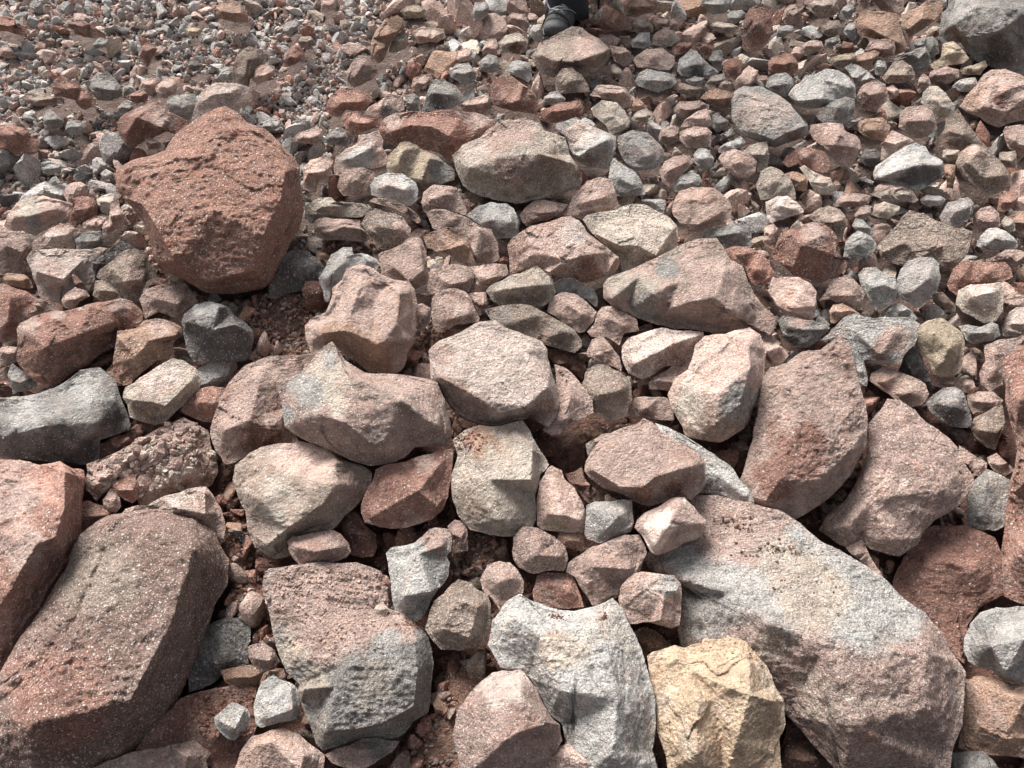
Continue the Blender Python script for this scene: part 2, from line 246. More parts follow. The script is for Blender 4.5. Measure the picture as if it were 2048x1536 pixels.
C2|DR4|z-1|dark wine-red rock in shade below the two big rounded rocks|690,1100 740,1040 800,1020 870,1130 960,1200 970,1300 940,1380 850,1390 760,1370 740,1270 690,1180|
C2|MR6|z7|oval mauve stone resting against the big rounded brown-grey rock|250,1260 290,1220 400,1200 600,1165 680,1200 740,1270 760,1340 720,1390 600,1430 480,1460 380,1475 320,1420 270,1350|330,1300,20 480,1340,28 650,1310,28 560,1250,18
0|BC5|z6|big rounded brown-grey rock under the notched two-peaked rock|465,960 470,930 500,905 550,888 600,882 650,895 680,920 720,930 745,945 740,975 715,1010 690,1030 680,1045 665,1060 620,1065 580,1075 575,1090 585,1110 545,1118 510,1095 495,1060 490,1020 475,990|675,925,16 672,970,23 645,1010,22 540,930,13 520,1000,18 570,1060,18 600,960,18 535,1090,12 590,910,45,P 640,930,35,P 700,970,35,M 560,1000,40,C
C2|RP5|z6|smooth red-pink rock tucked under the notched rock's right end|840,960 870,880 930,780 960,680 1200,620 1400,560 1480,520 1570,520 1575,640 1560,780 1540,900 1500,1000 1400,1090 1200,1150 1080,1160 950,1130 870,1110 840,1020|1050,720,12 1480,620,10 1300,850,20 1440,980,14 950,1050,14 1350,620,90,P
0|MB8|z11f|large notched two-peaked grey-brown rock lying across others|553,775 570,760 600,745 640,700 665,683 690,720 730,745 790,748 840,755 875,765 890,800 900,840 905,870 895,890 870,892 830,895 810,915 780,927 740,932 700,920 660,900 620,885 590,870 570,855 565,820|660,730,10 605,815,10 650,832,17 690,845,22 720,760,15 700,800,19 800,800,17 870,850,12 760,900,16 600,840,8 650,775,50,C 680,810,28,C 610,780,35,G 572,830,22,G 660,715,20,G
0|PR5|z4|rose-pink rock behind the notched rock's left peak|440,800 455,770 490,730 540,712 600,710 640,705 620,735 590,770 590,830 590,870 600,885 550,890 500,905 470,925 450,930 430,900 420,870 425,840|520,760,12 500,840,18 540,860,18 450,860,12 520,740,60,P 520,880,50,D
C1|PR3|z3|wide crumbly pink rock covered with gravel above the speckled slab|690,640 850,580 980,520 1100,450 1220,380 1310,340 1470,265 1560,310 1660,370 1680,480 1730,600 1750,700 1700,800 1640,840 1500,850 1380,870 1160,970 1110,970 1080,820 1000,760 900,740 880,830 770,940 740,900 690,850 680,780 700,700|900,700,10 1000,640,8 1250,520,12 1500,500,12 1550,700,14 1300,800,12 780,800,16 850,780,8
C1|PM4|z5|pink flat slab with pale top just above the speckled slab|940,1090 1000,1000 1100,970 1180,970 1330,890 1500,840 1650,820 1700,880 1760,980 1800,1100 1790,1240 1700,1200 1600,1130 1400,1090 1200,1110 1020,1130|1640,870,18 1640,1040,20 1400,990,20 1180,1010,12 1400,910,150,W
C1|RB4|z4|square reddish stone beside the red slab at left|560,1040 600,960 700,930 860,980 900,1030 880,1090 780,1120 700,1190 650,1270 590,1250 560,1150|600,1050,18 850,1050,22 700,1060,20
C1|PM3|z5|small pointed pinkish stone among the crumbly rocks at left|820,930 890,830 960,910 970,980 930,1030 880,1020 830,980|
C1|RP3|z5|small reddish triangular stone above the small pointed pinkish stone|890,780 1080,740 1110,800 1100,920 1060,955 1000,930 950,890 900,840|
C1|RM3|z-1|long dark red rock squeezed below the charcoal-grey slab|790,600 800,480 900,420 1000,400 1100,340 1160,300 1240,300 1290,330 1230,380 1120,440 1000,510 900,560|
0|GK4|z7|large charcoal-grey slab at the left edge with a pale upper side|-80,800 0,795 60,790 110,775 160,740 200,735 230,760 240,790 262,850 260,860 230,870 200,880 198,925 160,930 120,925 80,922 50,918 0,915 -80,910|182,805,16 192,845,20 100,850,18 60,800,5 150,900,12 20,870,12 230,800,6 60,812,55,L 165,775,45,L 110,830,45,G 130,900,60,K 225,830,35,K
0|CB3|z6|rock with a white patch and brown underside right of the charcoal slab|245,795 250,775 280,755 320,730 345,716 370,722 395,740 405,755 400,775 380,800 350,825 330,845 310,850 290,845 260,835 255,810|265,800,18 300,803,26 330,812,22 380,765,20 310,755,10 320,750,40,W 290,825,35,B
C1|RB3|z3|brown speckled stone left of the rose-pink rock|1440,220 1480,110 1600,40 1700,15 1800,30 1810,60 1780,200 1720,330 1620,300 1500,250|
B1|RD6|z6|long dark red rock with a pale upper edge at left|130,1100 160,1050 250,1000 450,950 650,920 780,880 960,850 1050,870 1120,930 1150,970 1140,1040 1080,1080 940,1130 920,1230 860,1270 760,1340 690,1400 560,1460 480,1530 400,1540 280,1520 200,1440 130,1350|230,1110,14 450,1010,18 720,925,16 900,960,12 350,1250,22 620,1150,22 900,1050,16 700,1320,14 220,1060,110,P 450,960,70,P 650,925,50,P 950,900,90,M
B1|OB3|z5|twisted tan-brown rock between the long dark red rock and grey cube|920,1240 940,1110 1090,1090 1110,1030 1250,1010 1380,1040 1450,1080 1460,1150 1400,1190 1380,1250 1380,1310 1250,1350 1200,1390 1130,1450 1050,1536 900,1560 840,1450 900,1380|1100,1130,12 1200,1190,22 1400,1150,18 1080,1320,18 960,1180,12 1270,1090,100,P 950,1430,80,R
B1|KG5|z6|dark grey cube-like rock below the giant red boulder|1450,1040 1470,980 1560,900 1680,875 1750,890 1830,920 1880,990 1960,1040 2020,1100 2030,1180 2010,1300 1960,1350 1830,1370 1700,1360 1540,1350 1500,1280 1470,1150|1490,1040,18 1600,985,20 1750,920,16 1880,1060,26 1700,1100,22 1980,1120,16 1620,930,110,L 1730,895,70,L
B1|PO3|z4|flat pink rock tucked under the giant red boulder's left foot|1115,860 1150,770 1300,740 1480,730 1540,800 1590,880 1500,930 1440,1010 1380,1000 1270,960 1160,1020 1140,930|1250,850,12 1420,900,16
B1|BY5|z4|grey-brown cracked rock touching the giant red boulder's left side|770,680 800,620 870,570 960,490 1060,440 1150,470 1200,570 1270,620 1220,690 1170,720 1130,830 1090,870 1000,860 960,800 880,730 800,700|1060,560,14 1000,720,20 1140,700,14 900,620,12 1070,680,90,P
B1|KG2|z6|blackish narrow rock leaning behind the grey-brown cracked rock|730,550 760,550 870,450 960,390 1030,410 1065,435 1020,470 900,550 800,600 760,670 740,620|
B1|WP1|z3|big pale cream-pink rock left of the blackish narrow rock|220,560 210,530 250,470 450,450 650,460 800,440 860,450 800,520 750,560 750,640 760,700 720,770 680,810 600,780 500,820 480,880 400,880 320,850 260,680|300,640,16 500,700,18 650,560,10 400,500,8 450,780,90,P
B1|PW1|z3|smooth rounded pink rock above the big pale cream-pink rock|240,480 260,400 380,310 480,250 560,250 600,290 650,300 610,370 600,450 480,470 360,460|420,360,22 540,340,20 460,380,100,W
B1|GK3|z3|small grey flat stone right of the smooth rounded pink rock|600,380 680,310 810,310 830,400 810,430 700,460 610,460|
B1|PB1|z3|rounded beige and pink boulder near the left edge|30,270 60,180 130,90 200,50 350,30 410,50 500,70 580,90 570,200 550,240 420,270 290,350 180,310 90,310|120,200,14 250,190,20 420,140,18 280,250,80,G 230,120,90,C
B1|RD3|z4|dark reddish block at the beige boulder's right end|550,240 570,180 600,100 580,50 660,30 760,50 780,170 660,240 600,290|
B1|PR1|z4|small wedge with pale top below the dark reddish block|660,250 700,230 850,195 850,215 810,300 670,300|
B1|CL1|z2|cream stone partly hidden left of the giant red boulder|770,60 840,20 940,0 950,30 900,150 870,190 810,160 780,110|
B1|PO1|z2|peach fragment touching the giant red boulder's left flank|890,70 950,60 960,130 1000,180 1060,270 1000,260 960,290 920,300 870,210|
B1|PO2|z4|small upright pink stone between the small wedge and red boulder|820,300 830,250 880,200 905,260 900,350 820,350|
B1|MC2|z3|mottled brown-grey rock at the left edge|-80,360 40,330 130,310 250,340 290,380 250,450 220,540 210,640 130,650 -80,670|50,430,16 180,480,18
B1|OB2|z3|small orange-brown rock below the mottled rock at left edge|20,690 50,650 200,660 240,700 270,770 180,770 60,730|
B1|RP3|z3|pinkish red rock at the left edge, pointing right|-80,750 40,725 120,770 200,790 300,850 510,900 500,960 300,990 180,1030 170,1090 130,1180 60,1200 -80,1200|80,850,14 60,1050,16 300,920,12 350,940,100,B
B1|PM4|z4|small pink speckled stone above the long dark red rock|490,870 520,820 600,760 690,790 720,830 640,880 600,930 520,930|
B1|DM2|z6|thin dark shard sticking up from the pale cream-pink rock|565,640 600,650 660,720 695,780 660,790 600,750|
B1|PC1|z2|small pale pink stone left of the long dark red rock|-20,1260 60,1230 140,1240 150,1310 130,1360 0,1390|
B1|GM2|z3|small grey stone below the long dark red rock's left end|60,1470 100,1370 200,1450 280,1500 300,1560 100,1620|
B1|BY4|z5|small khaki speckled stone under the grey-brown cracked rock|760,710 850,700 940,790 970,850 900,880 800,870 740,830|
B1|RM3|z1|small red stone between the long dark red rock and twisted rock|700,1400 800,1310 900,1290 910,1370 760,1420|
0|SR9|z10f|giant rust-red boulder covered in white specks|230,350 240,335 260,322 300,312 330,300 360,260 390,240 430,218 450,212 470,222 495,245 530,258 560,285 585,310 600,335 603,380 608,420 600,455 575,500 560,530 545,560 530,575 500,583 450,588 410,585 385,570 370,560 320,545 305,510 295,465 285,440 265,415 245,395 232,375|285,408,10 315,455,17 350,520,19 410,562,16 570,345,14 560,400,19 525,470,23 505,540,18 440,300,11 300,350,9 430,420,20 440,245,5 500,270,8 350,330,11 480,380,19 460,320,90,S
B2|PO4|z8|orange-pink two-lobed rock with a central groove and rusty underside|390,1070 430,1020 560,960 600,860 610,770 690,700 720,610 830,575 940,610 1000,660 1100,700 1220,710 1270,780 1290,900 1280,1100 1260,1200 1210,1300 1190,1400 1120,1450 1000,1460 900,1440 850,1400 780,1340 700,1290 640,1220 560,1260 500,1300 440,1290 400,1180|540,1130,14 700,1110,22 800,1140,23 900,1190,22 970,1220,24 1030,1190,23 1220,1190,14 945,900,9 820,780,15 1150,830,16 750,980,19 1120,1050,21 950,1050,15 720,1200,140,O 950,1320,180,O 620,1150,110,O
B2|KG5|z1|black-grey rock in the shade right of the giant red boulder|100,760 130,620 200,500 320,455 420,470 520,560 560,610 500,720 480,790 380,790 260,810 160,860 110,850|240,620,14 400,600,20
B2|LG1|z4|bluish grey rock behind the orange-pink two-lobed rock|510,740 500,690 570,560 600,500 700,440 770,440 780,500 840,490 960,530 1000,580 900,640 830,640 760,650 690,720 610,780 590,880 550,880 540,810|700,560,14 580,680,16 900,550,10
B2|PM3|z6|pink block with sharp upper corner above the two-lobed rock|980,500 1000,480 1120,440 1280,360 1320,370 1370,520 1390,680 1360,740 1270,780 1220,730 1100,720 1000,680 990,580|1230,720,18 1340,630,16 1310,430,10 1100,600,12
B2|BK7|z6|speckled rock half dark grey and half pinkish brown|840,250 880,170 950,130 1100,170 1180,200 1240,290 1240,350 1160,410 1100,440 960,430 940,370 880,310|1000,280,20 1120,300,20 1170,280,80,P
B2|PM3|z4|long low pink stone right of the giant red boulder|465,300 470,230 540,200 640,215 830,220 840,280 890,330 935,390 850,400 720,390 560,385 480,360|600,320,20 700,275,20 840,300,18
B2|CB2|z3|long flat beige stone above the long low pink stone|390,210 390,110 470,60 600,40 640,80 900,100 940,140 850,200 640,210 480,210 450,250|
B2|PM2|z3|pinkish slanting stone above the half grey half brown rock|1110,130 1000,100 900,80 930,50 1110,60 1230,130 1330,210 1310,250 1280,260 1240,200|
B2|PM4|z6|long pink angular rock slanting down to the right above centre|1370,160 1380,210 1420,310 1500,300 1600,350 1700,430 1760,570 1880,570 1950,540 1940,430 1880,300 1850,290 1680,200 1520,140 1400,140|1790,300,20 1760,500,22 1560,230,12 1860,450,70,M
B2|OP3|z6|orange-tan rock with dark hollow below its left side|1330,360 1400,320 1500,285 1600,340 1690,400 1720,470 1760,570 1700,590 1600,540 1530,490 1450,480 1370,450|1660,420,22 1540,460,16
B2|PM2|z4|blocky pink stone above the long angular pink rock|1320,90 1340,0 1420,-60 1600,-40 1640,40 1690,150 1680,190 1520,140 1400,150 1380,210 1340,150|
B2|LG3|z4|light greenish grey rock below the large beige boulder|1680,190 1780,110 1880,80 2000,90 2060,130 2110,250 2090,350 2048,370 1920,380 1860,290 1800,270|1900,220,22 2040,240,18 1950,300,20
B2|PM3|z5|pink rock with rounded underside above centre, left of tan block|1380,700 1440,610 1600,575 1720,600 1750,680 1720,770 1700,800 1620,780 1500,800 1400,820 1370,780|1560,740,20 1680,720,20
B2|PC2|z4|pink slab squeezed between rounded pink rock and tan block|1750,680 1700,600 1820,580 2000,580 2020,660 1950,700 1860,760 1830,800 1720,800|
B2|PW3|z5|smooth pale pink tile-like rock right of the two-lobed rock|1410,850 1450,790 1600,770 1680,800 1740,900 1790,1010 1780,1040 1600,1060 1540,1100 1420,1100 1400,970|1500,900,12 1700,980,14 1550,1020,14
B2|PR3|z2|pinkish brown filler stone right of the pale tile-like rock|1700,810 1840,800 1860,900 1840,960 1790,990 1740,880|
B2|MG2|z4|small lilac-grey stone hugging the two-lobed rock's right side|1290,900 1330,890 1400,930 1390,1020 1340,1120 1290,1110|
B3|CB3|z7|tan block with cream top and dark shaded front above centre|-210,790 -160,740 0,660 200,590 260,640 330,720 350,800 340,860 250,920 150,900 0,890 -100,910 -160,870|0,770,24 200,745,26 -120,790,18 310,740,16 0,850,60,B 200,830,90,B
B3|BG3|z5|flat grey-brown rock just above the large pale-topped rock|-220,940 -130,920 0,900 120,900 250,960 400,1040 500,1100 560,1190 560,1240 500,1290 420,1270 290,1230 180,1190 60,1160 -60,1150 -100,1100|150,1000,12 380,1120,20 0,1050,14
B3|PR4|z8|rose-pink pointed rock left of the big cream rock|-40,430 0,370 150,270 250,250 400,200 470,190 540,230 600,320 700,400 800,480 855,520 860,590 820,650 700,690 600,730 560,720 500,690 400,690 340,720 300,650 200,600 60,640 -20,660|300,640,14 420,550,22 620,500,24 830,530,16 480,320,12 150,420,10 500,340,120,W 600,620,110,R
B3|CW2|z6|big cream rock with smooth faces right of the rose-pink pointed rock|565,220 600,185 700,160 830,140 960,95 1060,100 1180,160 1270,210 1320,270 1330,350 1310,450 1220,510 1100,560 1000,620 880,650 850,510 740,420 640,330|700,350,12 860,430,22 1000,430,22 1150,510,16 1290,300,16 1050,250,10
B3|PO4|z6|round salmon-pink rock with a short crack above the big brown rock|1280,140 1300,60 1340,-10 1440,-40 1620,-30 1700,30 1760,120 1750,230 1640,270 1560,290 1500,325 1430,310 1340,250 1290,190|1500,100,12 1500,260,14 1650,180,12
B3|GK3|z4|grey rock behind the peak of the big brown rock|1510,370 1550,310 1650,280 1800,250 1880,240 1920,310 1920,440 1800,430 1720,440 1680,400 1600,400|1660,350,16 1800,330,20
B3|PB5|z9|big brown and grey angular rock with dark undercut, right of centre|730,850 730,740 760,690 950,620 1100,550 1200,500 1400,400 1540,370 1640,370 1690,440 1750,540 1850,600 1890,720 1940,820 2000,900 2090,980 2110,1050 2090,1120 2060,1150 2000,1120 1900,1080 1780,1100 1640,1140 1500,1110 1300,1100 1150,1060 980,1000 820,930|800,850,12 1120,820,23 1230,950,14 1420,880,24 1620,850,25 1740,950,20 1860,1050,9 1420,560,10 1700,640,13 1000,690,12 1350,700,15 850,720,140,C 1050,760,120,C 1250,600,110,G 1050,920,130,G 1300,450,80,C
B3|RM4|z4|reddish rock touching the big brown rock's upper right side|1700,460 1780,430 1900,440 2000,500 2060,560 2100,650 2050,740 1920,740 1890,680 1860,600 1760,540|1850,500,14 1960,620,20
B3|PR4|z5|salmon upright rock right of the large beige boulder's lower end|400,190 460,100 520,0 600,-90 700,-120 800,-100 830,0 850,90 840,130 730,160 600,185 560,220 480,190|580,80,16 740,40,16
B3|MR3|z3|mauve-brown rock under the large beige boulder's right corner|60,180 100,130 180,70 260,60 400,90 450,100 400,190 280,230 200,240 120,280 80,240|
B3|LG1|z4|small bluish white rock below the rose-pink pointed rock|340,740 400,690 500,700 560,740 650,770 690,860 680,930 600,860 500,810 350,810|500,770,18 640,850,14
B3|PM4|z4|dusty pink rock between the tan block and big brown rock|340,830 400,800 520,820 600,880 680,960 650,1040 580,1120 530,1130 480,1080 400,1040 280,960 300,880|450,900,14 560,980,18
B3|PB4|z4|pinkish brown rock under the big brown rock's left end|600,1120 660,1050 680,970 720,920 800,910 900,960 1000,1020 1020,1110 900,1130 860,1230 750,1160 640,1160|760,1010,16 900,1070,14
B3|PO3|z5|small pink-orange stone above the knobbly beige stone|595,1300 640,1180 720,1150 800,1240 860,1320 880,1440 820,1400 680,1370 610,1320|700,1300,18
B3|WM3|z6|pale pink faceted rock with mauve front left of blocky brown rock|880,1240 930,1170 1100,1110 1200,1085 1350,1110 1530,1120 1540,1150 1490,1250 1440,1330 1420,1400 1300,1390 1200,1410 1100,1480 1040,1500 930,1450 880,1340|990,1370,20 1150,1290,26 1300,1210,24 1480,1150,14 1330,1310,110,M 1200,1370,80,M
B3|MB3|z5|small brown stone below the pale pink faceted rock|1100,1520 1130,1480 1280,1390 1420,1400 1390,1450 1340,1540 1330,1600 1250,1590 1100,1580|
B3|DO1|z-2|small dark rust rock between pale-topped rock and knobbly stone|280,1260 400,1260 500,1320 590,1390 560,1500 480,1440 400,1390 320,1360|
B4|RM5|z6|faceted maroon block in the middle of the right half|70,560 20,500 60,430 100,330 240,280 360,240 450,250 520,310 560,370 560,450 590,530 640,560 630,610 560,680 480,700 420,740 330,700 200,670 130,600|180,340,18 270,425,26 420,350,24 490,490,22 200,600,14 360,310,100,P
B4|BP3|z4|brownish stone standing behind the faceted maroon block|320,190 400,130 480,105 580,140 620,190 630,260 600,400 560,380 520,310 450,250 370,240|
B4|BP5|z4|broad flat tan-brown slab on the right side|870,440 940,360 1000,300 1070,200 1130,145 1250,170 1350,230 1480,290 1560,290 1640,320 1620,400 1600,480 1540,560 1480,600 1400,600 1330,560 1200,560 1100,590 1000,570 900,510|1100,400,8 1400,430,10 930,480,10 1200,530,12 1450,560,10
B4|HL3|z6|egg-shaped lilac-grey stone below the flat tan-brown slab|1030,700 1060,620 1120,550 1220,515 1310,520 1370,570 1380,700 1350,800 1290,850 1210,930 1160,910 1060,860 1030,800|1150,650,16 1280,700,22 1150,800,20
B4|LG3|z5|whitish angular stone left of the egg-shaped lilac-grey stone|720,660 760,610 870,605 930,660 1020,680 1040,780 1020,860 960,910 880,945 800,900 760,800 740,740|840,760,26 940,740,18 1010,780,16 860,660,90,L
B4|PR4|z5|blocky pink stone right of the big brown rock's tip|0,790 30,710 120,680 250,680 340,730 390,800 390,900 360,1020 260,1000 100,960 60,900|270,800,14 200,930,20 370,920,14
B4|PB5|z4|pinkish brown stone right of the blocky pink stone|410,870 460,800 500,720 570,680 680,690 750,760 775,820 740,940 640,910 560,890 500,860|530,830,18 680,830,20
B4|RO4|z5|rusty pink rock above the layered pale stone at right|1430,740 1480,620 1550,550 1650,550 1750,560 1900,560 1950,620 1960,680 1870,720 1700,740 1600,770 1510,830 1450,790|1550,680,18 1750,660,18
B4|CM3|z6|layered pale and brown stone near the right edge|1500,900 1520,790 1620,740 1860,720 1890,800 1880,950 1830,1030 1730,1050 1640,1000 1560,960|1650,830,22 1800,800,16 1700,760,100,W 1760,960,80,B
B4|LG2|z5|smooth blue-grey stone under the layered pale stone|1520,1070 1600,1060 1700,1080 1790,1040 1840,1060 1860,1150 1800,1190 1640,1220 1580,1180|
B4|YB3|z6|pitted honeycomb tan stone right of the pale flat slab|1200,1080 1270,1030 1380,1005 1470,1060 1550,1120 1575,1200 1570,1300 1540,1450 1400,1480 1330,1460 1280,1360 1200,1230 1190,1150|1330,1130,20 1450,1250,24 1380,1380,18
B4|LP4|z4|pale grey-pink flat slab with a crack above crescent slab|420,1190 500,1120 600,1010 700,970 850,1010 1000,1000 1150,1010 1220,1060 1200,1150 1180,1220 1100,1290 1060,1370 930,1370 800,1340 760,1350 780,1400 800,1480 790,1560 720,1520 690,1400 650,1290 600,1180|700,1120,9 1000,1130,10 900,1300,12 740,1440,8 1030,1180,130,P 900,1250,100,M
B4|LH3|z3|pale stone peeking out behind the pale flat slab|890,980 980,900 1050,890 1150,950 1220,1040 1150,1010 1000,1000|
B4|KG3|z1|dark triangular rock beneath the pale flat slab|1040,1430 1080,1320 1170,1220 1230,1310 1280,1430 1310,1520 1150,1500|
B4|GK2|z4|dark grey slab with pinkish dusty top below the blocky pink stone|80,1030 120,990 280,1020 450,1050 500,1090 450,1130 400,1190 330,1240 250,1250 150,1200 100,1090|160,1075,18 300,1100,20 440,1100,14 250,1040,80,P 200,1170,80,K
B4|OP3|z3|orange stone behind the pale flat slab's left end|490,950 520,900 600,890 700,950 750,980 620,990 540,1050 500,1050|
B4|ML3|z3|grey-mauve rock left of the tall rust-red slab at right edge|1690,1450 1740,1350 1730,1230 1850,1180 2048,1140 2048,1190 1900,1330 1880,1400 1890,1536 1780,1600 1700,1540|1800,1300,14 1820,1420,18
B4|WM2|z3|pale pink stone at right edge above the grey-mauve rock|1880,1150 1870,1080 1930,960 1990,920 2160,900 2160,1140 1950,1170|
B4|PM2|z2|pink flat piece at right edge behind the layered stone|1890,850 1960,800 2120,870 2120,910 1940,950 1870,1050 1880,900|
B4|BR2|z0|shaded brown stone between lilac-grey egg and layered stone|1310,810 1400,800 1500,900 1500,960 1440,960 1320,880|
B4|LG2|z4|light grey peaked stone near right edge above rusty pink rock|1660,430 1700,350 1760,290 1830,280 1900,310 1990,390 2000,440 1900,470 1760,460|1820,370,24 1760,410,18 1920,400,16
B4|HL4|z5|speckled lilac-grey stone above the flat slab's right end|1370,200 1440,80 1600,40 1650,90 1640,180 1570,240 1480,290 1390,250|1500,160,20 1590,130,18
B4|MR5|z4|reddish speckled stone right of the speckled lilac-grey stone|1640,200 1700,130 1780,110 1850,170 1860,270 1740,310 1680,330 1640,270|
B4|LG2|z5|light grey lumpy stone between maroon block and flat tan slab|600,520 620,400 670,340 720,310 800,340 870,420 860,460 780,530 700,540|720,420,24
B4|LG2|z4|small grey stone on top of the light grey lumpy stone|670,270 700,210 760,220 830,290 840,340 780,350 700,310|
B4|MP3|z3|low mauve stone above the brownish stone and maroon block|530,110 560,40 600,10 700,10 820,30 810,90 730,120 600,120|
B4|WG2|z4|whitish rounded rock left of the brownish standing stone|-10,210 -20,80 80,30 160,30 230,80 280,140 290,160 200,190 120,220 30,250|100,110,20 200,140,18
B4|CB2|z4|cream-topped stone above the flat tan-brown slab's left end|830,180 850,100 930,75 1060,120 1050,150 960,220 870,200|920,150,22
B4|PC2|z3|small cream-pink stone left of the cream-topped stone|690,180 740,120 820,120 830,170 770,220 700,210|
B4|PB3|z3|pinkish brown rock at right edge above the rusty pink rock|1740,540 1800,520 1900,460 2000,460 2120,500 2120,560 1950,600 1900,560 1750,560|
B4|RB3|z4|small red-brown block near right edge|1830,150 1850,30 1900,0 2000,0 2000,60 1960,120 1890,165|
B4|OP3|z3|orange-pink rock cut by the right edge beside a cream knob|1890,210 2048,150 2150,200 2150,300 2000,300 1960,240|
B4|CY2|z4|small cream knob beside the speckled reddish stone|1860,250 1900,190 1970,230 1980,310 1930,330 1870,280|
B4|CM2|z4|flat whitish-brown stone above the cream-topped stone|820,20 900,-30 1080,-40 1160,-10 1210,70 1160,90 1000,70 900,50|
B4|LC2|z4|small pale blocky stone right of the flat whitish-brown stone|1215,60 1270,20 1380,30 1425,60 1380,110 1290,120 1230,90|
B4|PC3|z3|small cream-pink stone at the maroon block's upper left|-30,280 40,250 80,290 50,350 60,400 0,450 -40,400|
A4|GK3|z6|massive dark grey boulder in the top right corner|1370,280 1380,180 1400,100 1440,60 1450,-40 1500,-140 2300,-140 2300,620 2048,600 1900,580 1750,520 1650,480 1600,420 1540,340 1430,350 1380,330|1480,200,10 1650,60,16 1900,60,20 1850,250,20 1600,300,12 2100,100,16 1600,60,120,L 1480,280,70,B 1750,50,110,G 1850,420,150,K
A4|PO3|z4|large salmon-pink boulder at the right edge below the dark boulder|1530,850 1590,760 1660,690 1720,600 1780,560 1900,550 2048,610 2250,650 2250,950 2048,960 1950,980 1850,1020 1760,990 1700,940 1600,900|1800,660,12 1750,850,14 1900,900,14 2050,800,14 1860,800,60,D
A4|OP3|z5|flat light orange slab near the top right|690,210 740,100 760,85 900,90 1030,105 1050,180 1080,270 1110,360 1100,410 1020,440 960,400 850,310 760,280|820,230,16 950,300,18 1050,350,14
A4|OB4|z5|brown-orange rock between the orange slab and dark boulder|1060,200 1080,110 1200,60 1300,-20 1390,-40 1400,80 1380,130 1290,200 1180,270 1110,320 1090,260|1230,150,20 1130,230,14
A4|MR3|z6|mauve rock leaning on the light orange slab|770,400 820,320 960,310 1010,320 1020,380 1010,440 930,470 870,440|
A4|LW1|z6f|wide light blue-grey rock right of the white round boulder|160,760 220,680 320,600 460,550 560,560 650,620 700,690 710,790 620,790 470,850 380,870 240,850|240,810,14 430,790,22 660,700,12 450,640,6
A4|GC2|z6|grey-beige stone in front of the wide light blue-grey rock|385,930 410,890 520,810 620,770 690,790 700,900 650,970 570,990 440,985|560,860,20
A4|LW1|z8f|white round boulder with a reddish underside, upper right|-290,800 -270,730 -200,690 -60,690 0,720 100,770 180,830 240,910 320,1000 320,1070 250,1110 140,1150 60,1180 0,1170 -60,1140 -220,1060 -290,950|-100,1060,17 40,1120,18 150,1060,18 290,1010,10 0,850,14 -150,850,12 200,1090,60,M -100,900,170,W 100,880,130,W
A4|LG1|z3|light grey stone behind the white round boulder's top|-20,700 0,620 60,590 150,580 190,620 210,680 150,780 60,740|
A4|MR2|z5|mauve-brown block right of the wide light blue-grey rock|700,870 710,760 760,680 840,640 940,670 960,750 970,800 900,850 860,900|
A4|LM1|z4|thin pale stone slanting above the mauve-brown block|610,540 660,510 720,520 800,570 860,630 930,670 840,665 770,690 700,690 680,630|
A4|BC3|z6|brown-grey flat-topped stone above the mauve-brown block|910,620 960,560 1000,500 1080,480 1150,530 1180,600 1170,640 1050,670 950,670|
A4|GC2|z5|grey slab behind the brown-grey flat-topped stone|970,490 1060,440 1260,370 1290,420 1310,500 1240,570 1180,600 1150,530 1080,480 990,510|
A4|GK2|z3|blue-grey stone in the shade left of the dark boulder|1120,410 1180,310 1320,290 1360,330 1370,420 1300,470 1260,380|
A4|CG2|z5|beige rounded rock left of the large salmon-pink boulder|1220,820 1240,740 1290,690 1360,690 1420,740 1500,850 1480,920 1400,940 1340,950 1290,880|1350,800,18 1400,860,20
A4|PB2|z5|creased pinkish brown rock below the beige rounded rock|1040,1020 1050,920 1100,860 1250,840 1320,890 1350,990 1350,1040 1280,1090 1180,1110 1100,1060|1120,970,18 1290,960,20
A4|BR3|z4|brown pyramid-shaped rock at right|1340,1190 1350,1110 1400,1050 1420,950 1480,900 1520,870 1560,930 1620,1020 1750,1180 1760,1230 1640,1190 1560,1220 1400,1200|1450,1050,16 1560,1080,18
A4|BO4|z6|tan-brown wedge with smooth faces in front of the pyramid rock|1500,1310 1530,1220 1640,1150 1700,1160 1800,1240 1900,1340 1940,1400 1945,1480 1850,1536 1750,1580 1650,1500 1560,1420|1600,1300,18 1680,1210,18 1880,1400,14 1720,1420,16 1640,1200,60,P
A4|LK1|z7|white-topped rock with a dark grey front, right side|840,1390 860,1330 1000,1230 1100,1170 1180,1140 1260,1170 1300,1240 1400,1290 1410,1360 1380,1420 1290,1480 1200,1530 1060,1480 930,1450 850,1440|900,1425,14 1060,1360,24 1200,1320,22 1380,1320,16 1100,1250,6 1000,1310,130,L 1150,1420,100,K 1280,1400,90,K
A4|PW1|z4|pink stone behind the white-topped rock's left end|905,1200 960,1080 990,1040 1080,1080 1170,1130 1080,1170 1000,1220 900,1290|
A4|OB2|z6|round orange-brown knob above the pink stone|730,1060 720,980 780,950 920,940 980,1010 960,1080 920,1130 830,1120|830,1040,24
A4|MP4|z6|wine-coloured angular rock left of the round orange knob|330,1060 340,1000 480,980 600,990 610,1040 700,1080 740,1130 750,1200 700,1280 600,1350 520,1290 450,1180 370,1120|580,1070,22 520,1160,20 660,1180,20 430,1020,80,P
A4|RP3|z5|brick-red oval rock below the white round boulder|110,1300 150,1240 240,1180 340,1180 460,1220 500,1290 490,1370 400,1390 300,1350 240,1310 160,1340|300,1260,20
A4|OR2|z4|small orange-red stone below the brick-red oval rock|130,1390 200,1370 300,1400 320,1440 310,1536 220,1520 180,1450|
A4|CP2|z4|cream forked stone right of the small orange-red stone|250,1340 290,1320 380,1380 500,1420 530,1500 520,1560 380,1560 330,1450|
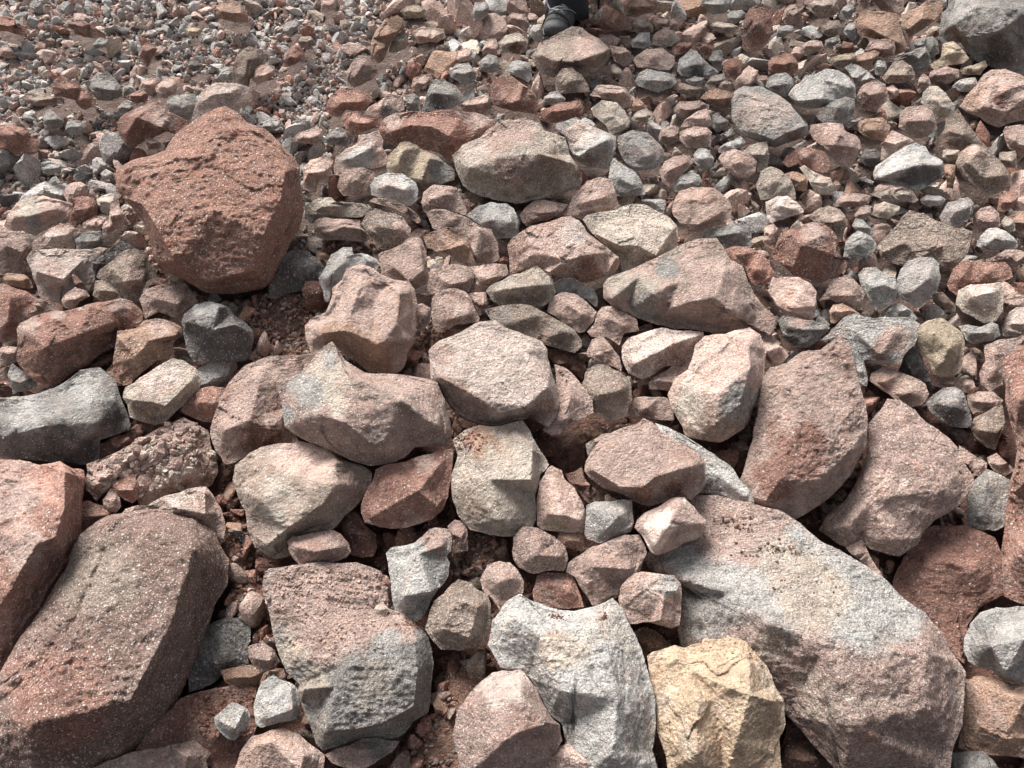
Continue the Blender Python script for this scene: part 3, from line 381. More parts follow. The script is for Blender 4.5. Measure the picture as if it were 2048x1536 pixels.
A4|CW1|z4|cream-pink rock left of the small orange-red stone|-60,1370 20,1330 100,1360 190,1450 220,1530 220,1600 -60,1600 -100,1480|50,1450,18
A4|RO3|z4|rust-orange rock above the light grey stones, upper right|0,500 30,460 130,425 190,430 240,500 245,570 200,600 140,580 0,600|
A4|MB3|z4|mauve-brown lump near the top, left of the orange slab|130,90 170,40 250,20 300,50 260,90 290,180 270,240 220,230 130,190|
A4|BG3|z3|brown rock at the top edge right of the mauve-brown lump|300,60 360,0 550,-60 570,80 540,120 450,150 370,120|
A4|MC2|z4|mauve rock at the top edge above the light orange slab|710,20 740,-60 1000,-80 1090,10 1080,80 1040,110 900,80 850,20 760,80|
A4|BC2|z5|small tan-topped stone left of the orange slab|430,260 420,210 490,165 570,160 590,220 570,280 480,295|500,230,24
A4|MC2|z4|small mauve-topped stone under the tan-topped stone|255,400 300,340 370,320 430,330 450,380 400,410 300,450|
A4|LG1|z4|upright pale leaf-shaped stone near the top right|560,130 600,60 690,-10 690,60 660,150 580,160|
A4|LG1|z3|small blue-grey stone touching the orange slab's left side|600,250 640,190 700,170 720,300 680,330 620,290|
A4|LW1|z4|small white stone under the mauve-brown lump|60,290 80,210 150,200 205,210 200,260 120,290|
A4|GM2|z4|small grey stone right of the small mauve-topped stone|450,370 460,320 570,280 580,330 510,390|
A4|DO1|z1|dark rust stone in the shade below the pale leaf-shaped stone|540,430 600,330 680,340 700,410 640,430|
A4|YP2|z4|small tan stone above the wide light blue-grey rock|470,490 560,440 700,420 700,480 620,540 560,550|
A4|OP2|z4|small orange stone right of the small tan stone|690,500 700,440 850,400 900,420 840,490 830,560 780,570|
A4|MP3|z5|mauve-pink angular stone under the tan forked rock|1280,620 1300,570 1430,530 1530,560 1530,620 1450,670 1340,660|
A4|YO2|z4|yellowish tan forked rock left of the dark boulder's base|1290,520 1380,460 1400,350 1480,330 1540,380 1580,420 1610,470 1560,510 1450,520 1330,560|1480,420,20
A4|LG1|z5|pale flat pebble left of the large salmon-pink boulder|1470,690 1530,640 1660,620 1680,670 1640,740 1530,730|
A4|MC2|z4|small mauve stone left of the pale flat pebble|1190,720 1200,640 1240,580 1290,620 1310,690 1250,720 1210,750|
A4|YO2|z4|small stick-shaped tan stone below the dark boulder|1530,560 1640,520 1740,480 1755,530 1700,600 1560,600|
A4|PW2|z4|pale pink rock at the right edge below the salmon boulder|1880,1050 1900,1010 2048,1000 2150,1010 2150,1280 2000,1250 1920,1180|
A4|BC2|z4|small beige drum-shaped stone near the right edge|1850,1220 1980,1205 1990,1250 1990,1350 1900,1340 1850,1280|
A4|CB2|z5|small cream stone resting between pyramid rock and wedge|1390,1260 1400,1200 1530,1200 1530,1260 1440,1300|
A4|OR2|z4|small orange post-shaped stone right of the white-topped rock|1400,1310 1500,1320 1500,1430 1480,1510 1430,1500 1420,1400|
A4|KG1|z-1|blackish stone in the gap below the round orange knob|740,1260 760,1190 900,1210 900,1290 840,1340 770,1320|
A4|PW2|z3|pinkish flat stone below the white-topped rock|850,1500 900,1470 1000,1460 1120,1490 1170,1540 1100,1600 860,1560|
A4|GH1|z4|small flat grey stone left of the round orange knob|620,1000 660,950 740,940 750,970 680,1010 640,1030|
A4|LG1|z4|small pale grey stone left of the grey slab|860,600 850,520 880,480 940,490 950,550 900,600|
A4|PM1|z4|small pinkish pebble right of the mauve-brown block|940,700 1000,680 1050,720 1040,770 980,800 950,760|
A3|BP5|z6|big brown rock directly below the walker's boot|150,450 200,390 220,340 380,260 480,210 560,220 700,310 790,390 780,460 740,520 640,590 560,560 510,520 400,540 380,590 330,620 260,600 190,530|230,440,12 360,490,20 520,500,24 650,450,22 760,410,16 550,310,8 600,360,120,P 280,520,80,M
A3|BC2|z5|khaki rounded stone in front of the big brown rock|345,660 360,610 400,550 480,535 560,600 610,680 625,740 520,740 420,750 350,740|470,650,18
A3|RO5|z6|dark rust-red rock lower left of the big brown rock|-180,720 -150,640 -80,600 0,610 100,680 180,740 230,870 200,920 100,900 0,890 -100,860 -160,830|-20,830,16 60,800,22 90,690,18
A3|RO4|z5|jagged brick-red rock above the white split rock|200,920 240,880 400,820 540,800 575,860 570,930 510,940 430,960 300,990 210,950|
A3|CG2|z5|flat light beige-grey slab in the middle of the upper part|630,870 720,800 840,820 900,880 950,980 940,1020 860,1060 780,1080 750,1000 650,920|820,930,12 880,1000,16
A3|CG1|z4|small pale stone right of the flat beige-grey slab|950,960 990,900 1080,860 1095,920 1090,960 1040,970 1000,990|
A3|LC1|z5|brilliant white split rock right of the large beige boulder|330,1000 450,960 520,935 600,990 720,1040 830,1090 830,1200 800,1290 740,1350 620,1340 530,1290 460,1190 440,1100 350,1030|540,1250,18 620,1190,22 760,1120,18 550,1050,6 550,1060,130,W 720,1240,90,B 620,1300,60,B
0|CB3|z7|large beige boulder with cream top and brown front, upper centre|905,310 925,290 960,275 1000,240 1050,235 1080,245 1090,262 1130,275 1140,310 1155,330 1165,360 1160,375 1130,385 1080,400 1030,408 990,400 945,385 925,370 912,340|940,335,14 1010,312,18 1080,308,20 1140,325,16 1020,360,16 1060,385,10 990,275,6 1090,345,50,B 1030,345,40,M 960,290,40,W 1000,265,40,P 1040,260,30,P
A3|GM3|z5|mottled dark grey rock right of the white split rock|850,1090 960,1040 1080,1060 1180,1150 1220,1200 1210,1300 1140,1350 1000,1370 900,1290 850,1190|1000,1150,14 1080,1250,18
A3|LG2|z4|grey rock with a pale top below the mottled dark rock|770,1420 780,1350 800,1280 880,1310 970,1360 1040,1460 1070,1560 950,1570 840,1570|860,1420,20 960,1480,20
A3|PR3|z5|salmon stone with a dark point, right of mottled dark rock|1180,1370 1220,1290 1300,1250 1420,1240 1450,1300 1400,1360 1330,1420 1260,1500 1200,1450|1260,1360,22 1380,1310,16
A3|LG2|z5|small blue-grey stone right of the salmon pointed stone|1450,1240 1490,1190 1560,1190 1620,1270 1600,1340 1500,1370 1460,1300|
A3|LG3|z4|small light grey stone below the salmon pointed stone|1290,1480 1340,1400 1420,1370 1500,1400 1520,1450 1500,1490 1350,1540 1300,1530|
A3|PO3|z5|pinkish orange rounded stone left of the brick-red oval rock|1650,1270 1680,1220 1780,1190 1870,1220 1960,1290 1950,1370 1880,1430 1800,1420 1700,1350|1800,1300,20
A3|CL1|z4|smooth cream stone below the white round boulder|1850,1210 1900,1160 2040,1130 2060,1240 2048,1340 1960,1380 1960,1290|
A3|LG1|z4|flat light grey stone left of the smooth cream stone|1650,1190 1720,1140 1830,1090 1870,1140 1830,1180 1700,1230 1650,1220|
A3|PM3|z6|pinkish brown block below the pink peaked stone|1340,1050 1450,1010 1560,1020 1600,1060 1590,1170 1480,1190 1400,1180 1340,1120|
A3|PW2|z6|pink peaked stone left of the white round boulder|1340,1030 1380,960 1480,890 1560,870 1590,940 1600,1000 1560,1020 1440,1010|
A3|PC2|z4|peach stone left of the pinkish brown block|1170,1100 1200,1020 1280,1000 1340,1020 1330,1130 1260,1160 1180,1140|
A3|MB3|z4|knobbly mauve stone behind the pink peaked stone|1290,870 1340,810 1500,800 1580,840 1570,880 1480,890 1360,970 1300,900|
A3|GM1|z3|small grey stone between pink peaked stone and white boulder|1600,920 1640,900 1720,960 1730,1010 1640,1060 1600,1020|
A3|GH1|z3|small grey pointed stone at the white boulder's left foot|1660,1080 1760,1010 1780,1070 1770,1110 1700,1110|
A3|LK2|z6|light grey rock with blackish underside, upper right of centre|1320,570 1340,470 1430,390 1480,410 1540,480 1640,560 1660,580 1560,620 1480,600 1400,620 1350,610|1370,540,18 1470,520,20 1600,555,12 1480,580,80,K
A3|GL2|z4|small grey stone behind the black-bottomed light grey rock|1570,480 1610,410 1680,400 1690,470 1670,550 1620,540|
A3|RM3|z5|round reddish brown stone right of black-bottomed grey rock|1690,570 1690,500 1760,465 1840,480 1840,590 1780,640 1720,610|1770,540,22
A3|LW1|z6|white rough stone below a pink dome-shaped stone|985,650 1010,590 1080,550 1180,570 1300,600 1320,660 1280,700 1170,740 1100,720 1010,690|1100,640,18 1230,650,18
A3|PC2|z5|pink dome-shaped stone right of the big brown rock|970,480 1000,440 1080,390 1200,380 1300,450 1300,510 1260,560 1180,560 1100,540 1000,540|1130,450,12
A3|RP3|z4|long reddish stone above the black-bottomed light grey rock|1280,380 1330,340 1500,340 1620,350 1620,400 1590,440 1540,440 1440,390 1360,440 1300,440|
A3|CG1|z4|stone with pinkish top and grey base above the pink dome|1110,350 1150,260 1230,225 1290,250 1350,320 1280,370 1200,380|1220,310,20 1200,270,80,P
A3|LG1|z4|pale grey stone left of the pink-topped grey stone|950,330 1020,260 1100,260 1110,350 1060,390 960,380|
A3|BC2|z4|beige oval stone below the rust rock by the walker|960,190 1000,150 1080,135 1130,210 1130,260 1000,265|
A3|RO3|z5|rust-coloured angular rock right of the walker's legs|640,180 660,120 740,20 830,80 900,130 960,210 960,240 840,250 740,265 700,200|740,80,16 750,190,22 690,110,50,C
A3|PM1|z4|small pink stone between the boot and the rust rock|520,160 600,100 650,120 650,180 560,190|
A3|OP3|z4|orange-pink rock at the top edge right of the rust rock|890,90 930,10 1000,-60 1120,-30 1180,40 1160,100 1060,110 990,140 920,120|
A3|PM2|z4|layered pinkish stone near the top, right of centre|1120,150 1260,150 1350,130 1360,170 1330,240 1250,210 1150,220|
A3|GK1|z5|grey boulder at the top edge above a black gap|1510,30 1540,-60 1740,-70 1760,50 1700,110 1600,120|
A3|LG1|z5|pale grey stone right of the grey boulder at the top|1700,160 1740,90 1840,80 1880,120 1830,170 1760,200|
A3|RG2|z5|tall brown rock at the top right of centre|1840,300 1850,200 1900,70 1990,20 2080,60 2090,250 2000,400 1880,420 1840,380|1950,200,18
A3|CP1|z4|small cream stone left of the tall brown rock|1580,200 1640,170 1760,190 1830,230 1820,280 1720,270 1650,260|
A3|OB3|z5|orange-brown stone upper left of the white round boulder|1500,790 1600,690 1680,720 1700,720 1790,750 1770,810 1700,880 1600,850 1540,800|
A3|CL1|z4|small beige stone above the orange-brown stone|1540,680 1600,610 1700,580 1710,640 1620,680 1570,720|
A3|LW1|z4|small white chip below the black-bottomed light grey rock|1380,640 1460,610 1540,620 1520,690 1450,680|
A3|BD2|z3|small dark brown stone below the small white chip|1300,700 1340,660 1450,690 1520,700 1500,780 1420,760 1320,740|
A3|OR2|z4|tiny orange stone below the white rough stone|960,840 980,780 1020,790 1080,850 1050,900 970,890|
A3|LC1|z4|pale grey block left of the big brown rock's lower end|0,490 50,480 150,500 160,620 130,660 60,620 0,600 -40,560|50,560,20
A3|PC1|z3|pink stone at the left of the walker's boot|0,190 -40,140 0,100 100,110 140,190 100,250 60,210|
A3|PC2|z4|crumbly peach rock above the flat beige-grey slab|620,760 680,680 800,680 900,700 960,760 950,860 880,870 820,810 720,790|
A3|LC1|z4|small pale stone below the khaki rounded stone|240,810 300,740 360,725 430,790 420,830 330,850|
A3|LG1|z4|small grey-white stone touching the boot's toe|120,260 170,200 240,190 250,280 240,330 180,330|
A3|BR2|z4|small brown and red stone right of the khaki rounded stone|660,600 720,530 820,510 880,560 900,620 860,640 780,600|
A3|PM1|z3|small pinkish stone between big brown rock and pink dome|780,360 900,380 950,420 960,500 900,540 820,490|
A2|RP4|z6|long mauve-red slab with pale right end behind the beige boulder|980,1050 1000,970 1100,910 1240,890 1400,900 1440,880 1600,885 1760,900 1860,940 1950,1000 1950,1060 1800,1090 1660,1150 1600,1230 1540,1290 1450,1220 1340,1200 1240,1150 1160,1140 1100,1160 1010,1120|1100,1050,14 1400,1010,16 1550,1090,20 1800,1030,14 1250,1000,12 1750,950,120,P 1080,960,70,P
A2|PL2|z5|pale pink-grey rock left of the long mauve-red slab|620,1330 640,1270 720,1190 810,1140 820,1080 980,1040 1020,1120 1010,1180 1060,1260 1040,1320 930,1350 760,1360 680,1410 630,1400|760,1270,14 920,1180,12 800,1290,120,L
A2|YB5|z7|tan wedge with a shaded right face left of the beige boulder|1040,1330 1060,1240 1150,1140 1220,1130 1320,1190 1500,1290 1590,1360 1590,1440 1500,1470 1380,1530 1280,1490 1180,1400 1050,1380|1180,1200,12 1390,1270,24 1330,1440,22 1130,1330,12 1480,1360,110,G
A2|LW2|z6|white round stone below the tan wedge|910,1480 950,1420 1050,1380 1180,1390 1280,1460 1300,1520 1290,1600 1240,1650 1100,1640 1000,1600 920,1560|1060,1480,18 1180,1520,20
A2|PO3|z4|pink-orange rock left of the white round stone|650,1500 670,1400 740,1340 860,1340 950,1380 950,1430 900,1480 880,1560 700,1570|800,1440,16
A2|PO2|z3|orange-pink rock touching the giant boulder's right side|370,1350 430,1280 560,1240 620,1290 600,1350 620,1400 500,1450 480,1536 380,1520|
A2|PC2|z4|pale peach stone upper right of the giant boulder|280,1130 340,1060 480,1010 530,1050 530,1120 520,1170 400,1150|
A2|GK1|z4|dark grey-green stone left of the pale pink-grey rock|530,1130 600,1040 680,1020 720,1060 750,1140 720,1170 600,1160|
A2|RP4|z4|red-pink rock below the white-streaked pale stone|680,960 720,900 800,890 850,930 950,950 1010,950 990,1020 920,1030 800,1080 720,1040|
A2|PW2|z5|pale stone with a dark grey patch above the long mauve-red slab|840,930 900,860 1000,800 1060,750 1180,760 1190,880 1100,910 1000,940 900,940|1060,880,70,K 1000,850,14
A2|RO4|z5|rusty orange rounded rock upper centre-left|550,870 600,760 680,700 780,710 900,740 935,790 900,850 850,890 720,880 680,930 620,940|700,820,20 830,820,22
A2|MP2|z5|mauve-pink rounded rock above the rusty orange rock|720,580 760,510 820,440 900,450 960,510 980,580 990,620 900,650 860,670 780,700 730,650|800,600,20 850,520,16
A2|OR3|z5|long orange rock standing tilted near the top centre|920,350 960,240 1040,160 1130,120 1180,150 1200,210 1150,250 1070,360 1020,480 970,515 930,480 920,420|1060,280,22 980,400,18
A2|YC1|z5|tan flat stone above the long orange rock|1150,90 1200,50 1300,40 1370,80 1370,130 1270,150 1190,130|
A2|CG2|z5|grey-beige pointed stone right of the long orange rock|1070,370 1120,280 1190,240 1220,320 1200,390 1120,420 1060,420|
A2|GC2|z5|dark grey rock with a pale edge, upper centre|1330,900 1350,800 1380,710 1420,640 1500,630 1600,690 1660,760 1650,810 1560,870 1440,880|1420,740,16 1550,760,18 1450,820,90,K
A2|GM2|z4|small grey stone left of the pale-edged dark grey rock|1200,880 1190,760 1270,745 1310,780 1300,890|
A2|PO2|z4|pink flat rock left of the dark rust-red rock|1580,860 1700,800 1830,750 1860,740 1880,850 1920,880 1850,920 1700,900|
A2|GK2|z4|small dark grey stone above the pink flat rock|1780,560 1800,480 1860,430 1930,450 1950,520 1930,570 1840,580|
A2|PC2|z4|pinkish beige stone right of the grey-beige pointed stone|1240,260 1320,220 1500,230 1520,300 1450,340 1300,350|
A2|PC1|z4|small pale pink stone in the upper middle|1590,470 1620,410 1680,380 1730,400 1720,480 1640,500|
A2|PO2|z4|small orange-pink stone left of the brown-fronted stone|1800,410 1850,310 1920,310 1940,370 1930,440 1830,430|
A2|LG2|z4|pale grey round stone near the top, left of the boot|1730,100 1750,20 1840,10 1870,80 1830,150 1740,170|
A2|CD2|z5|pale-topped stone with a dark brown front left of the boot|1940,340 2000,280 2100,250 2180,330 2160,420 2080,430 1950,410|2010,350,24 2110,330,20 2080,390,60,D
A2|GC2|z4|brownish grey rock left of the pink flat rock|1540,580 1600,510 1700,500 1780,600 1740,660 1650,680 1560,620|
A2|PO2|z4|small salmon stone left of the pale-edged dark grey rock|1240,700 1260,620 1400,590 1420,650 1350,680 1300,740|
A2|PR2|z4|pink-red stone on the fine gravel, upper left of centre|-20,560 20,520 150,530 150,600 80,650 10,680 -30,640|
A2|RD2|z4|dark red-brown pointed stone amid gravel left of centre top|215,540 240,420 310,350 380,400 370,480 300,520|
A2|BO2|z4|brown stone beside the dark red-brown pointed stone|330,340 360,290 440,290 480,350 420,400 350,370|
A2|LW1|z4|small white stone on the gravel near the top|210,250 240,180 320,150 350,200 300,260 280,290|
A2|PO2|z4|small pink stone at the top edge, centre-left|510,100 520,0 650,-20 640,60 560,110|
A2|LC1|z3|small pale flat stone just right of the giant boulder's top|0,1000 120,950 200,960 220,1000 120,1050 70,1040|
A1|WP2|z3|pale pink rock peeking over the giant boulder's top|1530,960 1560,850 1620,720 1720,660 1880,660 2000,700 1990,740 1900,800 1850,880 1800,930 1700,1000 1600,1040 1540,1020|1700,760,16 1850,740,12
A1|RP3|z5|reddish rock with a pale top above the giant boulder's left shoulder|930,980 980,920 1060,880 1130,850 1200,800 1330,830 1340,890 1500,970 1490,1030 1400,1070 1330,1050 1250,1090 1130,1140 1060,1200 1000,1160 950,1070|1100,940,22 1290,1030,18 1020,1060,12 1300,920,130,P
A1|GC2|z6|grey-green stone on the pale-topped reddish rock|1330,820 1350,770 1450,750 1560,750 1580,800 1530,950 1500,960 1420,920 1360,890|1440,850,16
A1|BR2|z5|tall brown stone amid gravel above the giant boulder|1860,640 1870,520 1910,400 2000,370 2100,400 2130,480 2080,560 2000,640 1990,700 1920,680|1980,480,18 1960,600,20
A1|RP3|z5|red ridge-backed rock amid grey gravel, upper left|430,760 430,640 460,590 560,640 700,730 770,810 760,850 680,880 620,840 600,800 520,780|560,710,18 660,790,18
A1|GC3|z4|grey flat-faced stone right of the red ridge-backed rock|700,680 760,600 860,570 930,640 980,720 980,770 900,800 780,800|
A1|BM1|z5|flat brown slab left of the red ridge-backed rock|165,780 240,730 350,740 510,790 520,830 440,840 300,850 200,820|
A1|RD2|z4|dark red layered rock at the left edge above the gravel|-80,1010 0,1000 100,990 220,1030 240,1080 310,1120 300,1220 200,1250 130,1250 60,1200 -80,1180|100,1080,18
A1|OB2|z5|brown-orange boulder near the top edge amid fine gravel|1700,90 1760,20 1840,0 1920,20 1990,120 1980,180 1880,180 1760,150|
A1|RP2|z4|reddish flat rock in the top left corner|-80,130 60,130 120,150 130,200 230,240 250,280 150,280 60,250 -80,240|
A1|RP2|z4|pink elongated stone on gravel near the top left|520,220 560,170 680,170 780,230 840,270 850,310 760,310 600,270 590,230|
A1|GK1|z4|small dark-sided grey stone below the pink elongated stone|730,360 800,300 870,320 860,380 760,390|
A1|PO2|z5|tan-pink stone above the grey-green stone|1240,700 1290,650 1370,610 1440,650 1400,750 1330,790 1270,780|
A1|PO2|z4|small tan stone left of the tan-pink stone|1120,700 1130,640 1280,630 1240,700 1220,770 1180,760|
A1|RB2|z4|red-brown stone on gravel in the upper left|1140,360 1200,330 1260,390 1220,460 1180,520 1110,490|
A1|GM2|z4|small grey stone left above the pale-topped reddish rock|940,860 1000,800 1080,830 1050,880 960,920|
A1|GC2|z4|grey triangular stone below the flat brown slab|340,950 350,890 400,870 500,960 500,1010 420,1040 360,1040|
A1|LC1|z4|pale rounded stone right of the grey triangular stone|520,1040 540,970 640,960 680,1020 650,1080 560,1080|
A1|LG1|z4|small pale flat stone left of the giant red boulder|330,1340 400,1310 490,1320 490,1370 420,1400 350,1390|
A1|LW1|z4|small white stone touching the giant boulder's left shoulder|800,1390 850,1350 910,1390 890,1430 840,1440|
A1|PM1|z3|small pinkish grey stone near the left edge at top|0,360 60,360 110,420 120,460 60,470 0,450|
A1|YO1|z4|tiny orange-tan stone on the fine gravel near the top|1480,230 1520,210 1600,230 1610,280 1500,290|
A1|LG1|z3|pale grey stone behind the pale pink rock's top|1740,620 1780,540 1860,530 1860,640 1780,650|
A1|MC1|z5|small mauve stone below the pale-topped reddish rock|1150,1110 1200,1100 1290,1140 1280,1190 1190,1200|
A1|RM1|z3|small dark red stone left of the small tan stone|1000,770 1140,710 1190,750 1180,800 1100,830 1030,800|
A1|KG1|z4|small blackish stone on the gravel above the pale pink rock|1500,530 1520,480 1570,480 1620,520 1590,560 1540,570|
"""
ROCKS = []
OFF = {'0': (0, 0, 1.)}
for ri, y0 in zip('ABCD', (0, 384, 768, 1152)):
    for ci in range(4): OFF[ri+str(ci+1)] = (ci*512, y0, .25)
for line in DATA.strip().split('\n'):
    cr, cc, zz, label, outl, inner = line.split('|')
    ox, oy, s = OFF[cr]
    def tr(x, y): return ox+float(x)*s, oy+float(y)*s
    out = [tr(*q.split(',')[:2]) for q in outl.split()]
    ridge = []; patch = []
    for q in inner.split():
        t = q.split(',')
        if len(t) == 3: ridge.append((*tr(t[0], t[1]), float(t[2])/100))
        else: patch.append((*tr(t[0], t[1]), float(t[2])*s, t[3]))
    ROCKS.append(dict(a=cc[0], b=cc[1], sp=int(cc[2:] or 3)/9, z=float(zz[1:].strip('f'))/100, flat='f' in zz, label=label, out=np.array(out), ridge=ridge, patch=patch))

GROUP = 'rocks lying on the scree slope'
def poly_area(p):
    x, y = p[:, 0], p[:, 1]; return .5*abs(np.dot(x, np.roll(y, 1))-np.dot(y, np.roll(x, 1)))
def centroid(p):
    x, y = p[:, 0], p[:, 1]; x1, y1 = np.roll(x, -1), np.roll(y, -1); c = x*y1-x1*y; A = c.sum()/2
    return np.array([((x+x1)*c).sum()/(6*A), ((y+y1)*c).sum()/(6*A)])
def polar_radius(poly, c, ang):
    A = poly-c; B = np.roll(poly, -1, 0)-c; D = B-A
    dx, dy = np.cos(ang)[:, None], np.sin(ang)[:, None]
    den = dx*D[:, 1]-dy*D[:, 0]; den = np.where(abs(den) < 1e-9, 1e-9, den)
    t = (A[:, 0]*D[:, 1]-A[:, 1]*D[:, 0])/den; u = (A[:, 0]*dy-A[:, 1]*dx)/den
    ok = (t > 0) & (u >= -1e-6) & (u <= 1+1e-6)
    return np.where(ok, t, 0).max(1)
def interp_tri(pts, hs, q):
    vs = [Vector((float(a), float(b))) for a, b in pts]
    r = delaunay_2d_cdt(vs, [], [], 0, 1e-5)
    vo = np.array([[v.x, v.y] for v in r[0]]); ho = np.array([hs[o[0]] for o in r[3]])
    H = np.zeros(len(q)); done = np.zeros(len(q), bool)
    for a, b, c in r[2]:
        A, B, C = vo[a], vo[b], vo[c]; d = (B[1]-C[1])*(A[0]-C[0])+(C[0]-B[0])*(A[1]-C[1])
        if abs(d) < 1e-9: continue
        l1 = ((B[1]-C[1])*(q[:, 0]-C[0])+(C[0]-B[0])*(q[:, 1]-C[1]))/d
        l2 = ((C[1]-A[1])*(q[:, 0]-C[0])+(A[0]-C[0])*(q[:, 1]-C[1]))/d; l3 = 1-l1-l2
        m = (l1 > -1e-4) & (l2 > -1e-4) & (l3 > -1e-4) & ~done
        H[m] = l1[m]*ho[a]+l2[m]*ho[b]+l3[m]*ho[c]; done |= m
    return H
def sstep(x, a, b):
    t = np.clip((x-a)/(b-a), 0, 1); return t*t*(3-2*t)

RIDGE = 1.75
def jagged(out, rs, S):
    pts = [tuple(p) for p in out]
    for lev in range(2):
        new = []
        for k in range(len(pts)):
            a = np.array(pts[k]); b = np.array(pts[(k+1) % len(pts)]); L = np.linalg.norm(b-a); new.append(tuple(a))
            if L > (.22 if lev == 0 else .10)*S and L > 14:
                t = rs.uniform(.3, .7); n = np.array([-(b-a)[1], (b-a)[0]])/L
                new.append(tuple(a+(b-a)*t+n*np.clip(rs.normal(0, .032), -.06, .06)*L))
        pts = new
    return np.array(pts)
def star_centre(out, rs):
    B = np.roll(out, -1, 0); D = B-out; L = np.hypot(D[:, 0], D[:, 1])+1e-9
    def marg(p):
        s_ = (D[:, 0]*(p[1]-out[:, 1])-D[:, 1]*(p[0]-out[:, 0]))/L; return s_.min()*1.0, s_
    sg = 1 if (out[:, 0]*B[:, 1]-B[:, 0]*out[:, 1]).sum() > 0 else -1
    def m(p): return (sg*marg(p)[1]).min()
    c = centroid(out); S = math.sqrt(poly_area(out))
    if m(c) > .03*S: return c
    cand = c+rs.uniform(-.4, .4, (700, 2))*S
    v = np.array([m(p) for p in cand])-.10*np.hypot(*(cand-c).T)*0
    k = v.argmax()
    if v[k] < 0: print('not star shaped', round(v[k]/S, 3), S)
    return cand[k] if v[k] > m(c) else c
def build_rock(i, R):
    rs = np.random.RandomState(1000+i); out0 = R['out']
    out = jagged(out0, rs, math.sqrt(poly_area(out0)))
    A = poly_area(out); S = math.sqrt(A); c = star_centre(out0, np.random.RandomState(i))
    lvl = 6 if S > 255 else 5 if S > 105 else 4 if S > 40 else 3
    V, F = ICO[lvl]
    # direction -> polar coordinates of the outline
    ang = np.arctan2(V[:, 1], V[:, 0]); phi = np.arccos(np.clip(V[:, 2], -1, 1))
    # draw the rim's vertices on to the outline's corners so they stay crisp
    ca = np.arctan2(out[:, 1]-c[1], out[:, 0]-c[0]); sg = {6: .018, 5: .035, 4: .07, 3: .13}[lvl]
    dA = (ca[None]-ang[:, None]+math.pi) % (2*math.pi)-math.pi; kk = abs(dA).argmin(1); da = dA[np.arange(len(ang)), kk]
    ang = ang+da*.85*np.exp(-(da/sg)**2)*np.clip(phi/(.62*math.pi), 0, 1)**3
    r = polar_radius(out, c, ang)
    P1 = .62*math.pi; front = phi < P1
    k = np.clip(phi/P1, 0, 1); rho_f = np.sin(k*math.pi/2)**.95
    t = np.clip((phi-P1)/(math.pi-P1), 0, 1)
    rho = np.where(front, rho_f, np.cos(t*math.pi/2)**.6)
    # outline roughness
    un = np.stack([np.cos(ang)*2.2, np.sin(ang)*2.2, np.full_like(ang, i*3.7)], 1)
    rr = r*(1+.006*vnoise(un*14, i))
    q = c+np.stack([np.cos(ang), np.sin(ang)], 1)*(rho*rr)[:, None]
    # facet heights
    ridge = R['ridge']
    if not ridge:
        w, h = np.ptp(out[:, 0]), np.ptp(out[:, 1]); j = lambda a: rs.uniform(-a, a)
        yb = j(.10)-.02
        ridge = [(c[0]-.24*w+j(.05)*w, c[1]+yb*h+j(.08)*h, .20+j(.05)), (c[0]+.22*w+j(.06)*w, c[1]+yb*h+j(.08)*h, .22+j(.06)), (c[0]+j(.12)*w, c[1]+(yb+.04)*h, .25+j(.05))]
        if rs.rand() < .7: ridge.append((c[0]+j(.2)*w, c[1]+.24*h, .15+j(.06)))
        if rs.rand() < .5: ridge.append((c[0]+j(.2)*w, c[1]-.28*h, .09+j(.04)))
    pts = [tuple(p) for p in out]+[(a, b) for a, b, _ in ridge]
    hs = [0.0]*len(out)+[x[2]*RIDGE for x in ridge]
    qf = c+(q-c)*.995
    H = interp_tri(pts, hs, qf)
    H = H+.025*np.sqrt(np.clip(1-rho**2, 0, 1))
    u_, v_ = (q[:, 0]-c[0])/S, (q[:, 1]-c[1])/S
    ncut = 11 if S > 150 else 8 if S > 70 else 5; H0 = H.copy()
    fr = np.where(front)[0]; soft = .55 if R['a'] in 'LWC' and S > 250 else 1.0; cutd = .055 if S > 150 else .075
    if R['flat']: ncut, soft = 4, .5
    for _ in range(ncut):
        k_ = fr[rs.randint(len(fr))]; away = np.array([u_[k_], v_[k_]]); aw = away/(np.linalg.norm(away)+1e-6)
        g_ = -aw*rs.uniform(.05, .75)*soft+rs.normal(0, .20*soft, 2)
        pl = H[k_]-rs.uniform(.006, .035)*soft+g_[0]*(u_-u_[k_])+g_[1]*(v_-v_[k_])
        H = np.where(front, np.minimum(H, np.maximum(pl, np.maximum(H0-cutd*soft, H0*.35))), H)
    n3 = np.stack([(q[:, 0]-c[0])/S, (q[:, 1]-c[1])/S, H*1.0], 1)
    sd = i*5.31
    # fracture chips: piecewise planar steps
    K = 22; seeds = np.c_[rs.uniform(-.8, .8, (K, 2)), rs.uniform(-.1, .3, K)]; g = rs.normal(0, 1, (K, 3)); g /= np.linalg.norm(g, axis=1)[:, None]
    wq = n3+.10*np.stack([fbm(n3*4+sd, 3, 1), fbm(n3*4+sd, 3, 5), 0*phi], 1)
    d2 = ((wq[:, None, :]-seeds[None])**2).sum(2); d2s = np.sort(d2, 1)[:, :2]; nearest = d2.argmin(1)
    chip = ((wq-seeds[nearest])*g[nearest]).sum(1)
    edge = np.clip((np.sqrt(d2s[:, 1])-np.sqrt(d2s[:, 0]))/.05, 0, 1)
    K2 = 90; seeds2 = np.c_[rs.uniform(-.8, .8, (K2, 2)), rs.uniform(-.1, .3, K2)]; g2 = rs.normal(0, 1, (K2, 3))
    d3 = ((wq[:, None, :]-seeds2[None])**2).sum(2); nn = d3.argmin(1); chip2 = ((wq-seeds2[nn])*g2[nn]).sum(1)
    strat = .30 if R['flat'] else .62 if R['a'] in 'LWC' else 1.0
